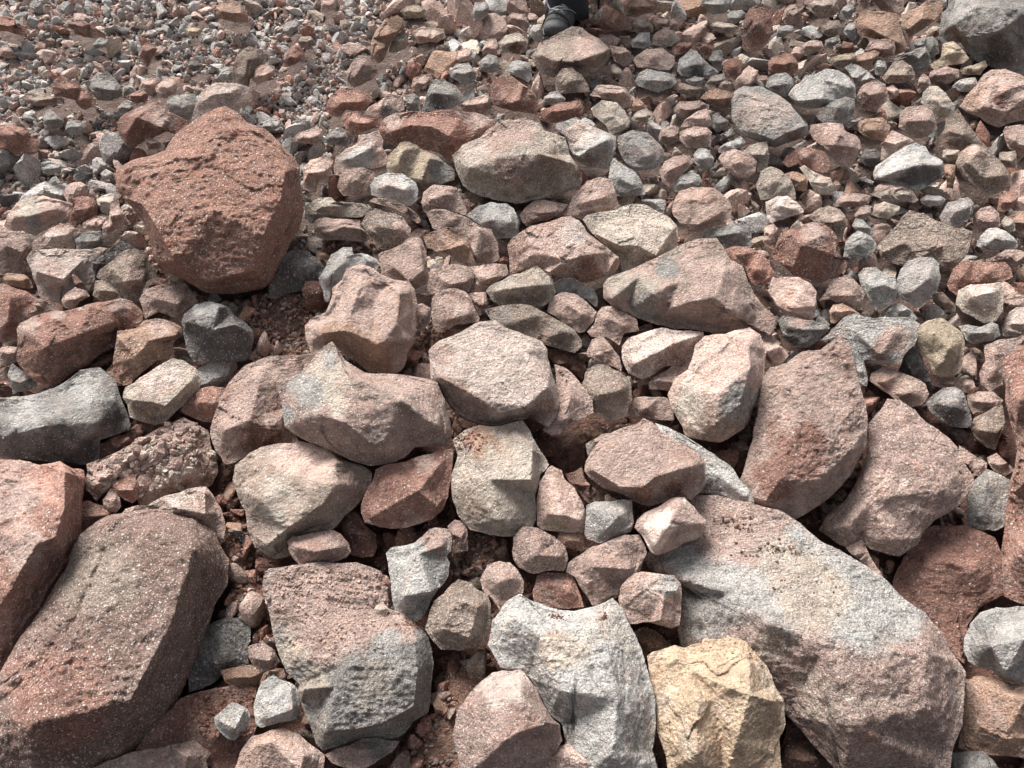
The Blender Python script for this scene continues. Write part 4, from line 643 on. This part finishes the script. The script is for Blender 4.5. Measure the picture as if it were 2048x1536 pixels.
    disp = strat*(.055*chip + .028*chip2*edge) + .010*fbm(n3*5+sd, 3, 2, .55) + .012*fbm(n3*15+sd, 4, 12, .62)
    if R['flat']: disp = disp+.012*fbm(n3*22+sd, 4, 13, .65)+.010*(1-abs(vnoise(n3*np.array([5, 12, 12])+sd+.6*n3[:, :1], 14)))
    if lvl >= 5: disp = disp+.010*fbm(n3*44+sd, 3, 3, .6)+.008*fbm(n3*np.array([9, 46, 46])+sd, 2, 6)
    fade = np.clip((1-rho)/.10, 0, 1) if True else 1
    Hf = H+disp*(.25+.75*fade)
    # base plane, pivoted on the ground at the foot of the rock
    ymax, ymin = out[:, 1].max(), out[:, 1].min(); ay = min(ymax-.12*(ymax-ymin), 1560.0)
    low = out[out[:, 1] > ymax-.35*(ymax-ymin)]; ax = .5*(low[:, 0].mean()+c[0])
    d0 = ground_depth(ax, ay); Aw = CAM+ray(ax, ay)*d0 + NS*(R['z'])
    toc = -ray(*c); toc /= np.linalg.norm(toc); n = NS*.42+toc*.58; n /= np.linalg.norm(n)
    D = plane_depth(q[:, 0], q[:, 1], Aw, n)
    dc = float(plane_depth(c[0], c[1], Aw, n)); Sm = S*dc/FPX
    T = .50*Sm*(1+.15*fbm(n3*2+sd, 2, 8))
    tt = np.sin(t*math.pi/2)
    dep = np.where(front, D-Hf*Sm, D+T*tt-disp*(.25)*Sm)
    # thickness of the back runs perpendicular to the camera depth: keep it under the silhouette
    Pw = CAM+ray(q[:, 0], q[:, 1])*dep[:, None]
    # colours
    qa = n3*np.array([1, 1, 1.])
    m = sstep(fbm(qa*3.1+sd, 4, 21, .6), .05, .30)[:, None]
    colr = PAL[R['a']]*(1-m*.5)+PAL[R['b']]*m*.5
    for (x, y, pr, ch) in R['patch']:
        dd = np.hypot(q[:, 0]-x, q[:, 1]-y)/pr + (.5 if pr > 70 else .95)*fbm(n3*(7 if pr > 70 else 5)+sd, 5, int(x) % 97, .68)
        w = (1-sstep(dd, .60, 1.18))[:, None]
        colr = colr*(1-w)+PAL[ch]*w
    tint = 1+rs.uniform(-.08, .08)
    colr = colr*.94+.06*PAL['P']
    colr = colr*tint*(1+.16*fbm(n3*11+sd, 3, 31)[:, None])
    col4 = np.c_[colr, np.full(len(colr), R['sp'])]
    org = CAM+ray(*c)*dc
    Fx = F[:, ::-1] if FLIP else F
    me = make_mesh('rock', Pw-org, Fx, M_ROCK, col4)
    big = S > 150
    o = link('boulder' if big else 'rock', me); o.location = org
    tag(o, R['label'], 'boulder' if big else 'rock', GROUP)
    R.update(obj=o, S=S, c=c, V=Pw, F=Fx)
    return o
# view +x right, +y DOWN in pixels, +z towards camera -> handedness flips
FLIP = True
for i, R in enumerate(ROCKS): build_rock(i, R)

print('rocks', time.time()-T0)
# ------------------------------------------------------------------ coverage map of the traced rocks (8 px cells)
X0, X1, Y0, Y1, CE = -420, 2468, -260, 1760, 4
W_, H_ = (X1-X0)//CE, (Y1-Y0)//CE
gx, gy = np.meshgrid(X0+(np.arange(W_)+.5)*CE, Y0+(np.arange(H_)+.5)*CE)
occ = np.zeros((H_, W_), bool)
def inside(poly, x, y):
    r = np.zeros(x.shape, bool); n = len(poly)
    for k in range(n):
        xa, ya = poly[k]; xb, yb = poly[(k+1) % n]
        if ya == yb: continue
        cnd = (ya > y) != (yb > y)
        r ^= cnd & (x < (xb-xa)*(y-ya)/(yb-ya)+xa)
    return r
for R in ROCKS:
    lo = R['out'].min(0); hi = R['out'].max(0)
    a = slice(max(0, int((lo[1]-Y0)/CE)), max(0, int((hi[1]-Y0)/CE)+1)); b = slice(max(0, int((lo[0]-X0)/CE)), max(0, int((hi[0]-X0)/CE)+1))
    occ[a, b] |= inside(R['out'], gx[a, b], gy[a, b])

# ------------------------------------------------------------------ ground
SOIL = [(560, 630, 75, 0), (600, 680, 40, 0), (455, 1100, 40, -.01), (480, 1180, 40, -.02), (860, 1100, 60, -.01), (960, 1090, 50, -.01), (930, 1380, 50, -.01), (900, 1500, 80, -.01), (690, 480, 60, 0), (770, 500, 40, 0),
        (860, 640, 40, 0), (860, 690, 45, 0), (440, 1400, 60, -.03), (500, 1300, 40, -.03), (930, 900, 25, 0), (820, 1390, 30, -.03), (1180, 880, 20, -.06), (1360, 470, 30, -.04)]
soil_w = []
for (x, y, r_, o_) in SOIL:
    d = float(ground_depth(x, y)); P = CAM+ray(x, y)*d; soil_w.append((P[0], P[1], r_*d/FPX*1.15, o_))
def ground_off(x, y):                       # offset along the slope normal
    P = np.stack([x, y, y*math.tan(SLOPE)], -1); 
    base = -.022-.058*(1-sstep(y, .95, 1.7))
    base = base-.026*sstep(y, 1.3, 1.9)
    for (sx, sy, sr, so) in soil_w:
        w = 1-sstep(np.hypot(x-sx, (y-sy)*.8), sr*.5, sr*1.15); base = base*(1-w)+(so-.004)*w
    return base
def axis(a, b, fine, step, far):
    core = np.arange(a, b, step); g1 = b+np.cumsum(step*1.22**np.arange(1, 40)); g1 = g1[g1 < far]
    g0 = a-np.cumsum(step*1.22**np.arange(1, 40)); g0 = g0[g0 > -far]
    return np.r_[g0[::-1], core, g1]
xs = axis(-1.9, 1.9, 0, .0125, 60); ys = axis(.3, 3.3, 0, .0125, 60)
GX, GY = np.meshgrid(xs, ys); gxr, gyr = GX.ravel(), GY.ravel()
pn = np.stack([gxr, gyr, gyr*0], 1)
near = (abs(gxr) < 4) & (gyr > -2) & (gyr < 8)
off = ground_off(gxr, gyr) + np.where(near, .014*fbm(pn*9, 4, 77)+.010*fbm(pn*42, 3, 78, .6), 0) + .05*vnoise(pn*1.3, 79)*(~near)
GP = np.stack([gxr, gyr, gyr*math.tan(SLOPE)], 1)+NS*off[:, None]
nx, ny = len(xs), len(ys); idx = np.arange(nx*ny).reshape(ny, nx)
a, b, c_, d_ = idx[:-1, :-1].ravel(), idx[:-1, 1:].ravel(), idx[1:, 1:].ravel(), idx[1:, :-1].ravel()
GF = np.r_[np.c_[a, b, c_], np.c_[a, c_, d_]]
mm = sstep(fbm(pn*3, 4, 80), -.1, .35)[:, None]
mp = np.zeros(len(gxr))
for (sx, sy, sr, so) in soil_w: mp = np.maximum(mp, 1-sstep(np.hypot(gxr-sx, (gyr-sy)*.8), sr*.7, sr*1.5))
gc = PAL['D']*1.1*(1-mm)+PAL['R']*.9*mm
up_ = sstep(gyr, 1.35, 1.9)[:, None]*.8; gc = gc*(1-up_)+np.array((.21, .16, .138))*up_
gc = gc*(1-.55*mp[:, None])+PAL['O']*.88*.55*mp[:, None]
ground = link('scree_ground', make_mesh('ground', GP, GF, M_SOIL, np.c_[gc, np.full(len(gc), .1)])); ground['kind'] = 'structure'; ground.name = 'ground'

# ------------------------------------------------------------------ stones too many to single out
def poly_stone(level, nf, rs):
    V, F = ICO[level]; n = rs.normal(0, 1, (nf, 3)); n /= np.linalg.norm(n, axis=1)[:, None]; d = rs.uniform(.48, 1.0, nf)
    dt = V @ n.T; r = np.where(dt > .05, d[None]/np.maximum(dt, .05), 9).min(1); r = np.minimum(r, 1.6)
    P = V*r[:, None]
    if level >= 2: P = P*(1+.05*fbm(P*3+rs.rand()*50, 3, 5)+.03*vnoise(P*8+rs.rand()*9, 2))[:, None]
    return P, F
rsS = np.random.RandomState(5)
VAR = {l: [poly_stone(l, k, rsS) for k in rsS.randint(6, 11, 14)] for l in (0, 1, 2)}
_WS = {}
def palette_at(px, py, rs):
    if py > 760 or any((px-a_)**2+(py-b_)**2 < (r_*1.1)**2 for a_, b_, r_, o_ in SOIL): ws = dict(R=.36, D=.2, P=.1, B=.1, M=.12, G=.04, O=.08)
    elif px < 760 and py < 400: ws = dict(G=.22, L=.10, H=.20, P=.14, R=.10, M=.14, B=.07, K=.02, C=.03)
    elif px < 500: ws = dict(P=.30, C=.12, R=.16, G=.12, L=.06, O=.06, M=.14, B=.06)
    else: ws = dict(P=.27, C=.15, R=.12, M=.14, L=.14, G=.07, O=.05, B=.08, H=.06, W=.05)
    r_ = rs.rand()*sum(ws.values()); 
    for k, w_ in ws.items():
        r_ -= w_
        if r_ <= 0: break
    c = PAL[k]
    if py > 760: c = c*.9
    return c*(1+rs.uniform(-.14, .14))
def rotmat(rs):
    q = rs.normal(0, 1, 4); q /= np.linalg.norm(q); w, x, y, z = q
    return np.array([[1-2*(y*y+z*z), 2*(x*y-z*w), 2*(x*z+y*w)], [2*(x*y+z*w), 1-2*(x*x+z*z), 2*(y*z-x*w)], [2*(x*z-y*w), 2*(y*z+x*w), 1-2*(x*x+y*y)]])
occ2 = occ.copy()
def fine_zone(x, y):        # 1 in the fine gravel at upper left
    e = 330-.0*x
    return (1-sstep(x+.9*(y-60), 560, 820))*(1-sstep(y, 190, 330)) + .85*((1-sstep(np.hypot((x-690)/170, (y-130)/170), .7, 1.2)))
def scatter(name, label, tiers, smooth, seed, avoid=True):
    rs = np.random.RandomState(seed); VV = []; FF = []; CC = []; nv = 0; cnt = 0
    for (smin, smax, n, lvl, where, ovl, sink) in tiers:
        xs_ = rs.uniform(X0+40, X1-40, n*2); ys_ = rs.uniform(Y0+30, Y1-40, n*2)
        inn = (xs_ > -30) & (xs_ < 2078) & (ys_ > -30) & (ys_ < 1566)
        keepo = inn | (rs.rand(n*2) < .5)
        xs_, ys_ = xs_[keepo], ys_[keepo]; FZ = fine_zone(xs_, ys_); ru = rs.rand(len(xs_))
        keep = (ru > np.minimum(1, FZ*1.35)) & ((ys_ < 900) | (rs.rand(len(xs_)) > .3)) if where == 'coarse' else ru < FZ*1.6
        if not avoid: keep &= ~occ[((ys_-Y0)/CE).astype(int), ((xs_-X0)/CE).astype(int)]
        if smax > 16:
            for a_, b_, r_, o_ in SOIL: keep &= np.hypot(xs_-a_, ys_-b_) > r_*.85
        xs_, ys_, FZ = xs_[keep], ys_[keep], FZ[keep]
        DD = ground_depth(xs_, ys_); PP = CAM+ray(xs_, ys_)*DD[:, None]; GO = ground_off(PP[:, 0], PP[:, 1])
        for x, y, fz, d, P, go in zip(xs_.tolist(), ys_.tolist(), FZ.tolist(), DD.tolist(), PP, GO.tolist()):
            s = rs.uniform(smin, smax)
            rr = s*ovl; rc = max(1, int(rr/CE)); ix = int((x-X0)/CE); iy = int((y-Y0)/CE)
            if iy-rc < 0 or ix-rc < 0 or iy+rc >= H_ or ix+rc >= W_: continue
            win = occ2[iy-rc:iy+rc+1, ix-rc:ix+rc+1]
            if avoid and win.mean() > .12: continue
            if avoid: occ2[iy-rc:iy+rc+1, ix-rc:ix+rc+1] = True
            sm = s*d/FPX/2
            P = P+NS*(go+sm*sink)
            # keep it at its place in plan after the ground drops
            Vb, Fb = VAR[lvl][rs.randint(len(VAR[lvl]))]
            sc = np.array([rs.uniform(.95, 1.4), rs.uniform(.7, 1.05), rs.uniform(.42, .8)])
            Q = (Vb*sc) @ rotmat(rs).T*sm*1.05
            VV.append(Q+P); FF.append(Fb+nv); nv += len(Vb); cnt += 1
            c = palette_at(x, y, rs); CC.append(np.c_[np.tile(c, (len(Vb), 1)), np.full(len(Vb), rs.uniform(.05, .5))])
    me = make_mesh(name, np.concatenate(VV), np.concatenate(FF), M_STONE, np.concatenate(CC), smooth)
    me.shade_flat() if not smooth else None
    o = link(name, me); o['kind'] = 'stuff'; o['label'] = label; o['category'] = 'stones'
    print(name, cnt, len(me.polygons)); return o
scatter('loose_stones', 'small loose stones filling the gaps across the scree', [
    (44, 60, 5000, 2, 'coarse', .36, .6), (34, 46, 9000, 2, 'coarse', .36, .7), (24, 34, 22000, 2, 'coarse', .34, .9), (18, 30, 900, 2, 'fine', .42, .8), (15, 24, 45000, 1, 'coarse', .30, 1.2)], False, 3)
scatter('gravel', 'fine grey and pink gravel between the stones', [
    (16, 24, 9000, 1, 'fine', .34, .35), (9, 17, 260000, 1, 'fine', .26, .4), (8, 15, 26000, 0, 'coarse', .32, .4)], False, 4)
scatter('grit', 'tiny grit scattered over the soil', [
    (5, 10, 150000, 0, 'fine', .5, .1), (9, 17, 60000, 0, 'coarse', .5, .7), (5, 11, 60000, 0, 'coarse', .5, .3)], False, 8, False)

print('scatter', time.time()-T0)
# crumbs of soil lying on top of some rocks
def crumbs(name, label, spots, seed):
    rs = np.random.RandomState(seed); VV = []; FF = []; CC = []; nv = 0
    for (rock_key, x, y, rx, ry, n, smin, smax, ch) in spots:
        R = next(r for r in ROCKS if r['label'].startswith(rock_key))
        bv = BVHTree.FromPolygons([Vector(v) for v in R['V']], [tuple(int(k) for k in f) for f in R['F']])
        for _ in range(n):
            px = x+rs.normal(0, rx/2); py = y+rs.normal(0, ry/2)
            dr = ray(px, py); dr = dr/np.linalg.norm(dr)
            hit = bv.ray_cast(Vector(CAM), Vector(dr))
            if hit[0] is None: continue
            P = np.array(hit[0]); s = rs.uniform(smin, smax)**1*(.6 if rs.rand() < .6 else 1)
            sm = s*hit[3]/FPX/2; Vb, Fb = VAR[1 if s > 9 else 0][rs.randint(14)]
            Q = (Vb*np.array([1.1, .9, .75])) @ rotmat(rs).T*sm
            VV.append(Q+P); FF.append(Fb+nv); nv += len(Vb); c = PAL[ch]*(1+rs.uniform(-.2, .2)); CC.append(np.c_[np.tile(c, (len(Vb), 1)), np.full(len(Vb), .1)])
    o = link(name, make_mesh(name, np.concatenate(VV), np.concatenate(FF), M_STONE, np.concatenate(CC), False)); o['kind'] = 'stuff'; o['label'] = label; o['category'] = 'soil'
crumbs('soil_crumbs', 'crumbs of reddish soil lying on rock tops', [
    ('large square grey', 640, 1180, 150, 70, 520, 3, 9, 'P'), ('large square grey', 690, 1250, 110, 50, 260, 3, 8, 'P'), ('large square grey', 810, 1250, 25, 10, 30, 5, 9, 'R'), ('large square grey', 770, 1180, 30, 40, 16, 9, 18, 'M'),
    ('wide crumbly pink', 350, 900, 110, 60, 420, 4, 11, 'P'), ('wide crumbly pink', 330, 930, 90, 60, 220, 5, 16, 'C'), ('wide crumbly pink', 250, 940, 60, 50, 60, 10, 28, 'P'), ('wide crumbly pink', 340, 900, 110, 60, 40, 12, 30, 'M'),
    ('soil-coated', 420, 1420, 90, 60, 260, 5, 12, 'R'), ('huge boulder with', 1560, 1100, 90, 22, 60, 4, 9, 'D'), ('huge boulder with', 1470, 1050, 50, 22, 36, 4, 10, 'D'), ('huge boulder with', 1600, 1170, 110, 40, 26, 4, 7, 'D'),
    ('pale grey notched', 1115, 1234, 16, 7, 34, 4, 7, 'D'), ('pale grey notched', 1211, 1232, 6, 6, 14, 4, 7, 'D'), ('yellow-tan', 1480, 1300, 120, 30, 60, 4, 8, 'T'),
    ('beige rock stained', 935, 880, 30, 24, 120, 4, 9, 'R')], 21)

# ------------------------------------------------------------------ the walker: legs and boots in view at the top
def plain(name, col, rough=.8, bump=.0015, scale=300):
    m = bpy.data.materials.new(name); m.use_nodes = True; t = m.node_tree; b = t.nodes['Principled BSDF']
    n = N(t, 'ShaderNodeTexNoise'); n.inputs['Scale'].default_value = scale; n.inputs['Detail'].default_value = 5
    tc = N(t, 'ShaderNodeTexCoord'); t.links.new(tc.outputs['Object'], n.inputs['Vector'])
    r = N(t, 'ShaderNodeValToRGB'); t.links.new(n.outputs[0], r.inputs[0])
    r.color_ramp.elements[0].position = .3; r.color_ramp.elements[1].position = .75
    r.color_ramp.elements[0].color = tuple(x*.7 for x in col)+(1,); r.color_ramp.elements[1].color = tuple(x*1.3 for x in col)+(1,)
    t.links.new(r.outputs[0], b.inputs['Base Color']); b.inputs['Roughness'].default_value = rough
    bp = N(t, 'ShaderNodeBump'); bp.inputs['Distance'].default_value = bump; t.links.new(n.outputs[0], bp.inputs['Height']); t.links.new(bp.outputs[0], b.inputs['Normal'])
    return m
M_TROU = plain('black_trousers', (.014, .015, .02)); M_TROU2 = plain('grey_trouser_leg', (.045, .05, .052))
M_BOOT = plain('boot_leather', (.045, .045, .046), .9, .004, 110); M_TOE = plain('boot_rubber', (.035, .035, .036), .75, .003, 90); M_SOLE = plain('boot_sole', (.012, .012, .013), .8)
M_ZIP = plain('pale_zip', (.55, .57, .6), .4); M_SKIN = plain('skin', (.42, .25, .18), .5, .0005); M_JACK = plain('dark_jacket', (.03, .035, .05)); M_HAIR = plain('dark_hair', (.03, .02, .015)); M_LACE = plain('boot_lace', (.25, .26, .27))
def tube(path, rad, seg=20, mat=None, name='part', parent=None, noise=0, ell=1.0, caps=True, frame=None):
    """lofted tube: path points, radius (rx, ry) per point"""
    path = [Vector(p) for p in path]; V = []; F = []
    for k, p in enumerate(path):
        tdir = (path[min(k+1, len(path)-1)]-path[max(k-1, 0)]).normalized()
        ref = Vector(frame) if frame else Vector((1, 0, 0)); u = (ref-tdir*ref.dot(tdir)).normalized(); v = tdir.cross(u)
        rx, ry = rad[k] if isinstance(rad[k], tuple) else (rad[k], rad[k])
        for s in range(seg):
            a = 2*math.pi*s/seg; nz = 1+noise*math.sin(a*3+k*1.3)*math.cos(k*.9+a)
            V.append(p+u*math.cos(a)*rx*nz+v*math.sin(a)*ry*nz)
    for k in range(len(path)-1):
        for s in range(seg):
            a, b = k*seg+s, k*seg+(s+1) % seg; c, d = b+seg, a+seg; F += [(a, b, c), (a, c, d)]
    if caps:
        V.append(path[0]); V.append(path[-1]); n0, n1 = len(V)-2, len(V)-1; L0 = (len(path)-1)*seg
        for s in range(seg): F += [(n0, (s+1) % seg, s), (n1, L0+s, L0+(s+1) % seg)]
    me = make_mesh(name, [tuple(v) for v in V], F, mat); return link(name, me, parent)
bd = 0.985*float(ground_depth(1108, 82)); BP = Vector(CAM+ray(1108, 82)*bd)     # toe tip of the near boot
heading = Vector((-.30, -.90, -.30)).normalized(); side = Vector((0, 0, 1)).cross(heading).normalized()*-1; upv = side.cross(heading)
if upv.z < 0: upv = -upv; 
person = bpy.data.objects.new('person', None); COL.objects.link(person)
tag(person, 'person in black trousers and dark grey hiking boots standing at the top edge', 'person')
person.location = BP+Vector((.08, .3, .0))
def wp(v): return Vector(v)-person.location
def boot(toe, hd, k=1.0):
    sd = Vector((0, 0, 1)).cross(hd).normalized(); up = hd.cross(sd).normalized()
    if up.z < 0: up = -up
    def pt(back, h): return wp(toe-hd*back*k+up*h*k)
    # foot upper: rings from toe back to the heel
    spec = [(0.0, .022, .020, .012), (.012, .030, .036, .024), (.035, .036, .045, .032), (.07, .042, .049, .040), (.11, .050, .046, .048), (.15, .060, .042, .056), (.20, .068, .038, .060), (.25, .066, .036, .055), (.275, .055, .030, .044)]
    up_ = tube([pt(b_, h) for b_, h, _, _ in spec], [(w, hh) for _, _, w, hh in spec], 24, M_BOOT, 'boot', person, frame=sd)
    tube([pt(b_-.004, h-.004) for b_, h, _, _ in spec[:3]], [(w*1.06, hh*1.05) for _, _, w, hh in spec[:3]], 24, M_TOE, 'toe_cap', up_, frame=sd)
    so = [(-.010, .005, .022), (.0, .004, .034), (.035, .002, .050), (.09, .002, .053), (.15, .004, .045), (.21, .002, .042), (.265, .002, .040), (.287, .004, .028)]
    tube([pt(b_, h) for b_, h, _ in so], [(w, .015) for _, _, w in so], 20, M_SOLE, 'sole', up_, frame=sd)
    tube([pt(.175, .07), pt(.19, .11), pt(.20, .15), pt(.21, .185)], [(.040, .052), (.042, .050), (.046, .052), (.049, .054)], 24, M_BOOT, 'shaft', up_, frame=sd)
    tube([pt(.034, .036)+sd*.0475*math.sin(a_)+up*.0475*math.cos(a_) for a_ in np.linspace(-1.7, 1.7, 15)], [.0024]*15, 6, M_SOLE, 'seam', up_, frame=hd)
    tube([pt(.034+.075*abs(math.sin(a_)), .040)+sd*.054*math.sin(a_)+up*.050*math.cos(a_) for a_ in np.linspace(-1.5, 1.5, 15)], [.0018]*15, 6, M_LACE, 'seam', up_, frame=hd)
    for j in range(4):
        b_ = .052+j*.019; h = (.0905, .0945, .098, .101)[j]
        tube([pt(b_, h)+sd*x*.026 + up*(-.012*x*x) - hd*(.008*x*(1 if j % 2 else -1)) for x in (-1, -.5, 0, .5, 1)], [.0034]*5, 6, M_LACE, 'lace', up_, frame=hd)
    return pt(.165, .115)
hd1 = Vector((-.34, -.90, -.20)).normalized()
ank1 = boot(BP, hd1, .93)
toe2 = BP+Vector((.17, .20, .12)); hd2 = Vector((.10, -.95, -.2)).normalized()
ank2 = boot(toe2, hd2, .93)
hip = (ank1+ank2)/2+Vector((.0, .12, .80))
h1, h2 = hip+Vector((-.09, 0, 0)), hip+Vector((.09, 0, 0))
def leg(ank, hp, mat, nm='trouser_leg'):
    kn = (ank+hp)/2+Vector((0, -.09, .02)); pts = []
    for t_ in np.linspace(-.14, 1, 18):
        p = ank*(1-t_)**2+kn*2*t_*(1-t_)+hp*t_**2 if t_ > 0 else ank+(kn-ank).normalized()*t_*.6
        pts.append(p)
    rad = [(.074+.026*max(0, t_)+.004*math.sin(t_*38), .068+.034*max(0, t_)+.005*math.cos(t_*33)) for t_ in np.linspace(-.14, 1, 18)]
    return tube(pts, rad, 24, mat, nm, person, noise=.04)
l1 = leg(ank1, h1, M_TROU); l2 = leg(ank2, h2, M_TROU2)
# lower body under the clothes: the photograph shows nothing above the shins
def skin_body():
    z = Vector
    J = [hip, h1, (h1+ank1)/2+z((0, -.05, 0)), ank1, h2, (h2+ank2)/2+z((0, -.05, 0)), ank2]
    E = [(0, 1), (1, 2), (2, 3), (0, 4), (4, 5), (5, 6)]
    Rr = [.10, .08, .055, .04, .08, .055, .04]
    me = bpy.data.meshes.new('body'); me.from_pydata([tuple(j) for j in J], E, []); o = link('body', me, person)
    md = o.modifiers.new('skin', 'SKIN'); sv = me.skin_vertices[0].data
    for k, r_ in enumerate(Rr): sv[k].radius = (r_, r_*.85)
    sv[0].use_root = True
    ss = o.modifiers.new('sub', 'SUBSURF'); ss.levels = 2; ss.render_levels = 2
    me.materials.append(M_SKIN); return o
skin_body()
tube([hip+Vector((0, 0, -.10)), hip+Vector((0, 0, -.04)), hip+Vector((0, 0, .04)), hip+Vector((0, 0, .10))], [(.15, .12), (.17, .135), (.165, .13), (.15, .12)], 28, M_TROU, 'trouser_seat', person, noise=.03)
# pale zip running down the near trouser leg
zp = []
for (zx, zy) in ((1096, -60), (1095, -20), (1094, 2), (1097, 12), (1101, 18), (1099, 26)):
    zp.append(wp(Vector(CAM+ray(zx, zy)*(bd-.0+.02+.0))))
zb = BVHTree.FromPolygons([v.co.copy() for v in l1.data.vertices], [tuple(p.vertices) for p in l1.data.polygons])
zq = []
for p in zp:
    d_ = (p+person.location-Vector(CAM)).normalized(); hit = zb.ray_cast(Vector(CAM)-person.location, d_)
    if hit[0] is None: hit = zb.find_nearest(p)
    zq.append(hit[0]-d_*.002)
tube(zq, [.0032]*len(zq), 8, M_ZIP, 'zip', l1)
# walking pole beside the leg
p0 = Vector(CAM+ray(1197, 18)*(float(ground_depth(1197, 18))*.985)); p1 = p0+Vector((-.03, .02, 1.05))
tube([p0, p0+(p1-p0)*.04, p0+(p1-p0)*.5, p1-(p1-p0)*.12], [.003, .006, .008, .009], 10, M_SOLE, 'pole_shaft', None)
ps = bpy.data.objects['pole_shaft']; pr = bpy.data.objects.new('walking_pole', None); COL.objects.link(pr); pr.location = p0; ps.parent = pr
ps.data.transform(__import__('mathutils').Matrix.Translation(-p0))
g_ = tube([p1-p0-(p1-p0)*.12, p1-p0-(p1-p0)*.05, p1-p0], [.015, .017, .014], 12, M_JACK, 'grip', pr)
tag(pr, 'thin black walking pole planted beside the person at the top edge', 'walking pole')
scene.render.engine = 'CYCLES'
print('all', time.time()-T0)
print('tris', sum(len(o.data.polygons) for o in bpy.data.objects if o.type == 'MESH'))
